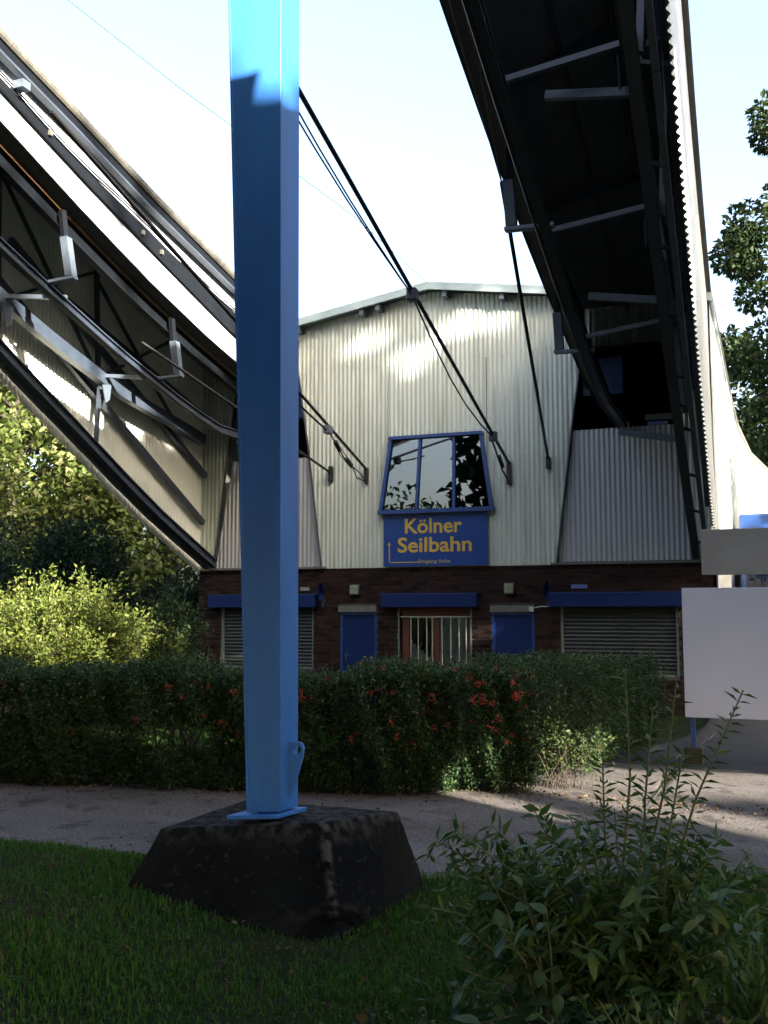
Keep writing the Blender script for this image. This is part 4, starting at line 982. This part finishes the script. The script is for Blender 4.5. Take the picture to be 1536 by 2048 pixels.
def spray_bush(name, c, rad, nst, per, L, mat, label, W=.5, droop=.25):
    c = np.array(c, float); rad = np.array(rad, float); g0 = float(gz(c[0], c[1])); T = empty(name, (c[0], c[1], g0), label, 'bush')
    st_ = MB(); PP = []; DD = []
    for k_ in range(nst):
        d = unit(rng.normal(size=(1, 3)))[0]; d[2] = abs(d[2]) * 1.1 - .12; ext = rng.uniform(.62, 1.16)
        b_ = np.array([c[0] + rng.normal(0, rad[0] * .28), c[1] + rng.normal(0, rad[1] * .25), g0]); t_ = np.array([c[0], c[1], g0 + rad[2] * .55]) + d * rad * np.array([1, 1, .95]) * ext
        t_[2] = max(t_[2], g0 + .06); m_ = b_ * .45 + t_ * .55 + np.array([0, 0, rad[2] * droop])
        st_.tube([Vector(b_), Vector(m_), Vector(t_)], [.08 * L, .06 * L, .02 * L], 4, False)
        s_ = rng.uniform(.12, 1.0, per)[:, None]; q = (1 - s_) ** 2 * b_ + 2 * s_ * (1 - s_) * (2 * m_ - .5 * b_ - .5 * t_) + s_ ** 2 * t_
        q = q + rng.normal(size=(per, 3)) * (L * .9); PP.append(q); DD.append(unit(unit((t_ - m_)[None]) * .7 + rng.normal(size=(per, 3)) * .8))
    PP = np.concatenate(PP); DD = np.concatenate(DD); PP[:, 2] = np.maximum(PP[:, 2], g0 + .02); n = len(PP); sz = rng.uniform(.6, 1.35, n) * L
    foliage('foliage', PP, DD, sz, sz * rng.uniform(.35, .6, n), mat, T); st_.build('stems', 'bark', T); return T
bush('ivy_thicket', (-17.2, 20.5, 1.6), (3.4, 2.4, 3.6), 22000, .13, 'ivy_leaf', 'dark ivy thicket below the left hood', None, 40)
bush('ivy_thicket', (-14.2, 22.5, 1.0), (1.8, 1.6, 2.2), 14000, .12, 'ivy_leaf', 'dark ivy climbing the left corner of the brick wall', None, 26)
bush('ivy_thicket', (-22.5, 23.0, 1.4), (3.2, 2.6, 4.2), 16000, .15, 'ivy_leaf', 'dark ivy thicket at the left edge behind the bright bush', None, 34)
spray_bush('garden_bush', (-10.6, 13.2, 0), (2.1, 1.0, 1.55), 330, 75, .075, 'bush_leaf', 'bright sunlit yellow-green bush behind the hedge')
spray_bush('garden_bush', (-12.9, 13.8, 0), (1.2, .8, 1.6), 120, 60, .08, 'bush_leaf', 'half-shaded bush at the left edge behind the hedge')
spray_bush('garden_bush', (-9.0, 14.0, 0), (.6, .6, 1.45), 110, 55, .075, 'hedge_leaf', 'small dark bush between the bright bush and the left shutter')
spray_bush('garden_bush', (-12.7, 18.6, -.4), (1.0, .8, 1.7), 110, 50, .10, 'ivy_leaf', 'low dark shrub at the foot of the left shutter')
spray_bush('garden_bush', (-1.85, 9.3, 0), (.50, .40, .62), 70, 34, .042, 'hedge_shoot', 'loose leafy growth at the foot of the hedge corner')
# right background
tree('oak_tree', (4.2, 62, -.4), 33, 6.6, 5, 95, 38000, .42, 'dark_tree_leaf', 'tall dark oak beyond the building at the right edge', None, .4, cr=(.14, .24))
tree('oak_tree', (9.5, 72, -.4), 24, 6, 3, 60, 16000, .5, 'dark_tree_leaf', 'oak farther back at the right edge of the picture', None, .4, cr=(.16, .26))
tree('yard_tree', (8, 30, -.4), 12, 4.5, 2, 50, 6000, .5, 'dark_tree_leaf', 'tree beyond the yard to the right of the boards', None, .3)
# hedge, L-shaped
hc = [(-10.5, 7.25), (-8.5, 7.75), (-6, 8.25), (-4, 8.72), (-2.75, 9.1), (-2.15, 9.35)]
HG = empty('hedge', (-4, 8.7, 0), 'trimmed dark green hedge with red berries along the path', 'hedge')
def hedge_pts(path, n, half, top, zlo=.12):
    path = np.array(path); seg = np.linalg.norm(np.diff(path, axis=0), axis=1); cum = np.concatenate([[0], np.cumsum(seg)]); s = rng.uniform(0, cum[-1], n)
    cx = np.interp(s, cum, path[:, 0]); cy = np.interp(s, cum, path[:, 1]); k = np.clip(np.searchsorted(cum, s) - 1, 0, len(seg) - 1)
    dirs = np.diff(path, axis=0) / seg[:, None]; nx, ny_ = -dirs[k, 1], dirs[k, 0]
    a = rng.uniform(-1, 1, n); zz = rng.uniform(zlo, 1, n); which = rng.random(n)
    lum = .12 * np.sin(s * 2.7) + .11 * np.sin(s * 6.1 + 2 * zz) + .10 * np.sin(s * 13 + 5 * zz) + .07 * np.sin(s * 29 + 11 * zz)
    shell = rng.random(n) ** 2.2 * .35
    front = which < .52; topm = (which >= .52) & (which < .82); back = which >= .82
    off = np.where(front, -(1 - shell) , np.where(back, 1 - shell, a))
    zf = np.where(topm, 1 - shell * .6, zz)
    rnd = 1 - .22 * np.clip((zf - .75) / .25, 0, 1) ** 2 - .30 * np.clip((.45 - zf) / .45, 0, 1)
    lump = 1 + lum
    w = half * rnd * lump * off
    P = np.stack([cx + nx * w, cy + ny_ * w, top * zf * (1 + lum * .35) + rng.normal(0, .02, n)], 1)
    D = unit(np.stack([nx * off * 1.0, ny_ * off * 1.0, np.where(topm, 1.0, .25)], 1) + rng.normal(size=(n, 3)) * .75)
    P[:, 2] += gz(P[:, 0], P[:, 1]); return P, D
P, D = hedge_pts(hc, 170000, .62, 1.02, .03)
holes = [(-6.7, 7.6, .70, .35, .05), (-5.0, 8.1, .48, .30, .11), (-4.1, 8.1, .34, .16, .06), (-5.7, 7.9, .52, .30, .06)]
kp = np.ones(len(P), bool)
for (x_, y_, z_, rx_, rz_) in holes: kp &= (((P[:, 0] - x_) / rx_) ** 2 + ((P[:, 2] - z_) / rz_) ** 2) > 1
P, D = P[kp], D[kp]
thin = rng.random(len(P)) < np.clip(.75 + P[:, 2] * 1.0, 0, 1); P, D = P[thin], D[thin]
n = len(P); foliage('foliage', P, D, rng.uniform(.03, .06, n), rng.uniform(.015, .026, n), 'hedge_leaf', HG)
P2, D2 = hedge_pts([(-2.05, 9.5), (-1.95, 11), (-1.85, 12.4), (-1.8, 12.9)], 26000, .46, 1.07); n = len(P2)
foliage('foliage', P2, D2, rng.uniform(.028, .055, n), rng.uniform(.013, .024, n), 'hedge_leaf', HG)
P2, D2 = hedge_pts([(-3.6, 12.7), (-2.4, 12.75), (-1.5, 12.8)], 16000, .42, 1.10); n = len(P2)
foliage('foliage', P2, D2, rng.uniform(.028, .055, n), rng.uniform(.013, .024, n), 'hedge_leaf', HG)
# fresh shoots standing out of the hedge
top_i = rng.choice(len(P), 1100, replace=False); shp = []; shd = []; tw = MB()
for i_ in top_i:
    b_ = P[i_]
    if b_[2] < .75 and random.random() < .75: continue
    d_ = unit((D[i_] * .7 + rng.normal(size=3) * .35 + np.array([0, 0, .7]))[None])[0]; L_ = random.uniform(.05, .17)
    tw.tube([Vector(b_ - d_ * .03), Vector(b_ + d_ * L_)], [.003, .0015], 4, False)
    for t_ in np.linspace(.1, 1, 7): shp.append(b_ + d_ * L_ * t_); shd.append(unit((d_ * .5 + rng.normal(size=3))[None])[0])
shp, shd = np.array(shp), np.array(shd); n = len(shp); foliage('shoots', shp, shd, rng.uniform(.025, .05, n), rng.uniform(.011, .02, n), 'hedge_shoot', HG)
tag(tw.build('twigs', 'stem_brown', HG), kind='stuff')
st = MB()
for k_ in range(46):
    t_ = k_ / 45 * 7.7; x_ = -10.4 + t_; y_ = float(np.interp(x_, [q[0] for q in hc], [q[1] for q in hc])) + random.uniform(-.1, .1)
    b0 = Vector((x_, y_, float(gz(x_, y_)) - .03))
    for _ in range(3): st.tube([b0, b0 + Vector((random.uniform(-.12, .12), random.uniform(-.15, .15), .35)), b0 + Vector((random.uniform(-.3, .3), random.uniform(-.35, .35), .85))], [.016, .011, .005], 5, False)
st.build('stems', 'bark', HG)
ico = bmesh.new(); bmesh.ops.create_icosphere(ico, subdivisions=1, radius=1); iv = np.array([v.co[:] for v in ico.verts]); jf = np.array([[v.index for v in f.verts] for f in ico.faces]); ico.free()
cl_me = []
for k_ in range(4):
    nb = 16; cc = in_ball(nb) * np.array([.055, .03, .035]); V_ = np.concatenate([iv * .0058 + c for c in cc]); F_ = np.concatenate([jf + len(iv) * q for q in range(nb)])
    o = np_mesh('berry_cluster', V_, F_, 'berry', HG, smooth=True); cl_me.append(o.data); bpy.data.objects.remove(o)
fr_i = [i_ for i_ in range(len(P)) if P[i_][2] > .42 and -8.6 < P[i_][0] < -1.6 and D[i_][1] < .35]
wts = np.array([(.25 if P[i_][0] < -5.2 else 1.0) * (1 + 2.0 * (P[i_][0] > -2.6)) * (.4 + P[i_][2]) for i_ in fr_i]); wts /= wts.sum()
for i_ in rng.choice(fr_i, 190, replace=False, p=wts):
    p_ = P[i_] + np.array([.22, -.75, .2]) * .07
    o = bpy.data.objects.new('berry_cluster', random.choice(cl_me)); col.objects.link(o); o.parent = HG; o.matrix_parent_inverse = Matrix.Translation(-Vector(HG.location)); o.location = p_
    o.rotation_euler = (random.uniform(-.5, .5), random.uniform(-.6, .6), random.uniform(0, 6)); o.scale = [random.uniform(.45, 1.1)] * 3

# ------------------------------------------------------------------ foreground shrubs
def leaf_mesh(name, L, W, mat, n=6, curl=.18, fold=.22):
    V_ = []; F_ = []
    for k_ in range(n + 1):
        t_ = k_ / n; w_ = W * .5 * (math.sin(math.pi * min(1, t_ * .92 + .04)) ** .8) * (1.15 - .35 * t_); z_ = -curl * L * t_ * t_
        if k_ in (0, n): w_ *= .12
        V_ += [(-w_, t_ * L, z_ + w_ * fold), (0, t_ * L, z_), (w_, t_ * L, z_ + w_ * fold)]
        if k_: a = 3 * (k_ - 1); F_ += [(a, a + 1, a + 4, a + 3), (a + 1, a + 2, a + 5, a + 4)]
    me = bpy.data.meshes.new(name); me.from_pydata(V_, [], F_); me.materials.append(MATS[mat]); me.shade_smooth(); return me
def leaf_obj(me, par, p, d, roll=0.0, s=1.0):
    d = Vector(d).normalized(); o = bpy.data.objects.new('leaf', me); col.objects.link(o); o.parent = par; o.matrix_parent_inverse = Matrix.Translation(-Vector(par.location))
    q = d.to_track_quat('Y', 'Z'); from mathutils import Quaternion
    o.rotation_mode = 'QUATERNION'; o.rotation_quaternion = q @ Quaternion((0, 1, 0), roll); o.location = p; o.scale = (s, s, s); return o
def shoot(pts, nleaf, L, W, store, stemb, r0=.006, whorl=1, t0=.15):
    pts = [Vector(p_) for p_ in pts]; stemb.tube(pts, list(np.linspace(r0, r0 * .35, len(pts))), 5, False)
    cum = [0]
    for a, b in zip(pts[:-1], pts[1:]): cum.append(cum[-1] + (b - a).length)
    for k_ in range(nleaf):
        t_ = (t0 + (1 - t0) * (k_ + random.random() * .5) / nleaf) * cum[-1]; j_ = max(i_ for i_ in range(len(cum) - 1) if cum[i_] <= t_ + 1e-9)
        f_ = (t_ - cum[j_]) / (cum[j_ + 1] - cum[j_]); p_ = pts[j_].lerp(pts[j_ + 1], min(1, f_)); d_ = (pts[j_ + 1] - pts[j_]).normalized()
        az = k_ * 2.4 + random.uniform(-.4, .4); s_ = d_.cross(Vector((.3, .2, 1))).normalized(); u_ = s_.cross(d_)
        for w_ in range(whorl):
            ang = az + w_ * 2 * math.pi / whorl; o_ = s_ * math.cos(ang) + u_ * math.sin(ang)
            store.append((p_, (o_ * .95 + d_ * random.uniform(.25, .7) + Vector((0, 0, -.05))).normalized(), L * random.uniform(.75, 1.2), W))
def put_leaves(store, par, mat, meshes, nobj, base_L):
    random.shuffle(store); near = sorted(store, key=lambda s_: (Vector(s_[0]) - Vector((0, 0, 1.6))).length - s_[2] * 3)
    big_, rest_ = near[:nobj], near[nobj:]
    for (p_, d_, L_, W_) in big_: leaf_obj(random.choice(meshes), par, p_, d_, random.uniform(-.5, .5), L_ / base_L)
    if rest_:
        Pq = np.array([s_[0][:] for s_ in rest_]); Dq = np.array([s_[1][:] for s_ in rest_]); Lq = np.array([s_[2] for s_ in rest_]); Wq = np.array([s_[2] * s_[3] for s_ in rest_])
        tag(foliage('leaf_mass', Pq, Dq, Lq, Wq, mat, par), kind='stuff')
# (a) willow-leaved shrub with tall shoots
A = empty('shrub', (-.52, 3.75, 0), 'narrow-leaved shrub with tall upright shoots in front of the path', 'shrub')
sb_ = MB(); store = []
base = Vector((-.52, 3.75, 0.0))
for tip in ((-.50, 3.75, 1.40), (-.33, 3.85, 1.34), (-.41, 3.80, 1.26), (-.10, 3.9, 1.32), (-.30, 3.7, 1.12), (-.58, 3.7, 1.10)):
    tip = Vector(tip); m1_ = base.lerp(tip, .4) + Vector((random.uniform(-.05, .05), random.uniform(-.05, .05), .04)); m2_ = base.lerp(tip, .72) + Vector((random.uniform(-.03, .03), 0, 0)) + (Vector((-.05, 0, -.02)) if tip.x > -.2 else Vector((0, 0, 0)))
    shoot([base, m1_, m2_, tip], 34, .062, .24, store, sb_, .008, 2, .30)
for k_ in range(100):
    a_ = random.uniform(0, 2 * math.pi); rr_ = random.uniform(.18, .62); zt_ = random.uniform(.42, 1.0) * (1 - .35 * rr_)
    tip = base + Vector((math.cos(a_) * rr_ - .06, math.sin(a_) * rr_ * .7, zt_)); m1_ = base.lerp(tip, .5) + Vector((0, 0, .12))
    shoot([base + Vector((0, 0, random.uniform(.05, .35))), m1_, tip], 15, .078, .33, store, sb_, .005, 2, .35)
for k_ in range(16):   # drooping shoots to the left
    tip = base + Vector((random.uniform(-.72, -.40), random.uniform(-.15, .25), random.uniform(.50, .80))); m1_ = base.lerp(tip, .55) + Vector((0, 0, .18))
    shoot([base + Vector((0, 0, .3)), m1_, tip, tip + Vector((-.05, 0, -.08))], 14, .07, .24, store, sb_, .005, 2, .4)
sb_.build('stems', 'stem_green', A, smooth=True)
MB().tube([(-.47, 3.72, -.05), (-.51, 3.73, .22), (-.50, 3.75, .42), (-.56, 3.78, .62)], [.03, .024, .016, .01], 8).build('trunk', 'stem_brown', A, smooth=True)
mA = [leaf_mesh('leaf', .075, .021, 'shrub_leaf'), leaf_mesh('leaf', .075, .027, 'shrub_leaf', curl=.38), leaf_mesh('leaf', .075, .018, 'shrub_leaf', curl=-.1), leaf_mesh('leaf', .075, .024, 'shrub_leaf', curl=.15, fold=.5)]
put_leaves(store, A, 'shrub_leaf', mA, 290, .075)
# (b) bramble with broad leaves, left of it
Bm = empty('bramble', (-.78, 3.45, 0), 'bramble with broad oval leaves left of the narrow-leaved shrub', 'bramble')
sb_ = MB(); store = []; base = Vector((-.72, 3.5, 0))
for tip in ((-1.10, 3.55, .52), (-1.05, 3.45, .38), (-.88, 3.3, .60), (-.75, 3.3, .50), (-.98, 3.6, .66), (-.82, 3.4, .72), (-1.12, 3.5, .30), (-.66, 3.25, .42), (-.92, 3.2, .30), (-.72, 3.35, .66)):
    tip = Vector(tip); shoot([base, base.lerp(tip, .5) + Vector((0, 0, .14)), tip], 9, .078, .62, store, sb_, .004, 1, .3)
sb_.build('stems', 'stem_brown', Bm)
mB = [leaf_mesh('leaf', .08, .048, 'bramble_leaf', curl=.25), leaf_mesh('leaf', .08, .042, 'bramble_leaf', curl=.1, fold=.3)]
put_leaves(store, Bm, 'bramble_leaf', mB, 290, .08)
# (c) low privet at the right bottom
Pv = empty('low_shrub', (-.30, 2.95, 0), 'low glossy-leaved shrub in the bottom right corner', 'shrub')
sb_ = MB(); store = []; base = Vector((-.32, 2.95, 0))
for k_ in range(110):
    tip = base + Vector((random.uniform(-.42, .42), random.uniform(-.3, .45), random.uniform(.12, .44))); shoot([base + Vector((random.uniform(-.25, .3), random.uniform(-.15, .25), 0)), base.lerp(tip, .6) + Vector((0, 0, .10)), tip], 13, .042, .46, store, sb_, .004, 2, .3)
sb_.build('stems', 'stem_green', Pv)
mP = [leaf_mesh('leaf', .045, .021, 'bramble_leaf', curl=.1), leaf_mesh('leaf', .045, .019, 'shrub_leaf', curl=.25)]
put_leaves(store, Pv, 'shrub_leaf', mP, 280, .045)
# (d) ground cover under the shrubs
n = 13000; Q = np.stack([rng.normal(-.38, .38, n), rng.normal(3.1, .55, n), np.abs(rng.normal(0, .10, n))], 1); Q[:, 2] += gz(Q[:, 0], Q[:, 1]) + .01
Q = Q[(Q[:, 1] > 2.0) & (Q[:, 0] > -1.5)]; n = len(Q)
D_ = unit(rng.normal(size=(n, 3)) * np.array([1, 1, .4]) + np.array([0, 0, .25]))
o = foliage('ground_cover', Q, D_, rng.uniform(.025, .06, n), rng.uniform(.018, .04, n), 'ground_leaf', None, .12); tag(o, 'dark ground cover leaves under the foreground shrubs', 'ground cover', kind='stuff')
# (e) tuft of long sedge blades at the right edge
Sg = empty('sedge_tuft', (-.12, 4.0, 0), 'tuft of long arching sedge blades at the right edge', 'grass tuft')
for k_ in range(70):
    a_ = random.uniform(0, 2 * math.pi); L_ = random.uniform(.35, .95); ln = random.uniform(.25, .8); w_ = random.uniform(.005, .010)
    b0 = Vector((-.10 + random.uniform(-.10, .14), 4.0 + random.uniform(-.12, .12), -.02)); d_ = Vector((math.cos(a_), math.sin(a_) * .7, 0)); s_ = Vector((-math.sin(a_), math.cos(a_), 0))
    V_ = []
    for j_ in range(7):
        t_ = j_ / 6; c_ = b0 + d_ * (L_ * ln * t_ ** 1.7) + Vector((0, 0, L_ * (t_ - ln * .45 * t_ ** 2.4))); ww = w_ * (1 - t_ ** 2 * .95); V_ += [c_ - s_ * ww, c_ + Vector((0, 0, -ww * .5)), c_ + s_ * ww]
    F_ = [f for j_ in range(6) for f in ((3 * j_, 3 * j_ + 1, 3 * j_ + 4, 3 * j_ + 3), (3 * j_ + 1, 3 * j_ + 2, 3 * j_ + 5, 3 * j_ + 4))]
    me = bpy.data.meshes.new('blade'); me.from_pydata(V_, [], F_); me.shade_smooth(); link('blade', me, 'shrub_leaf', Sg)
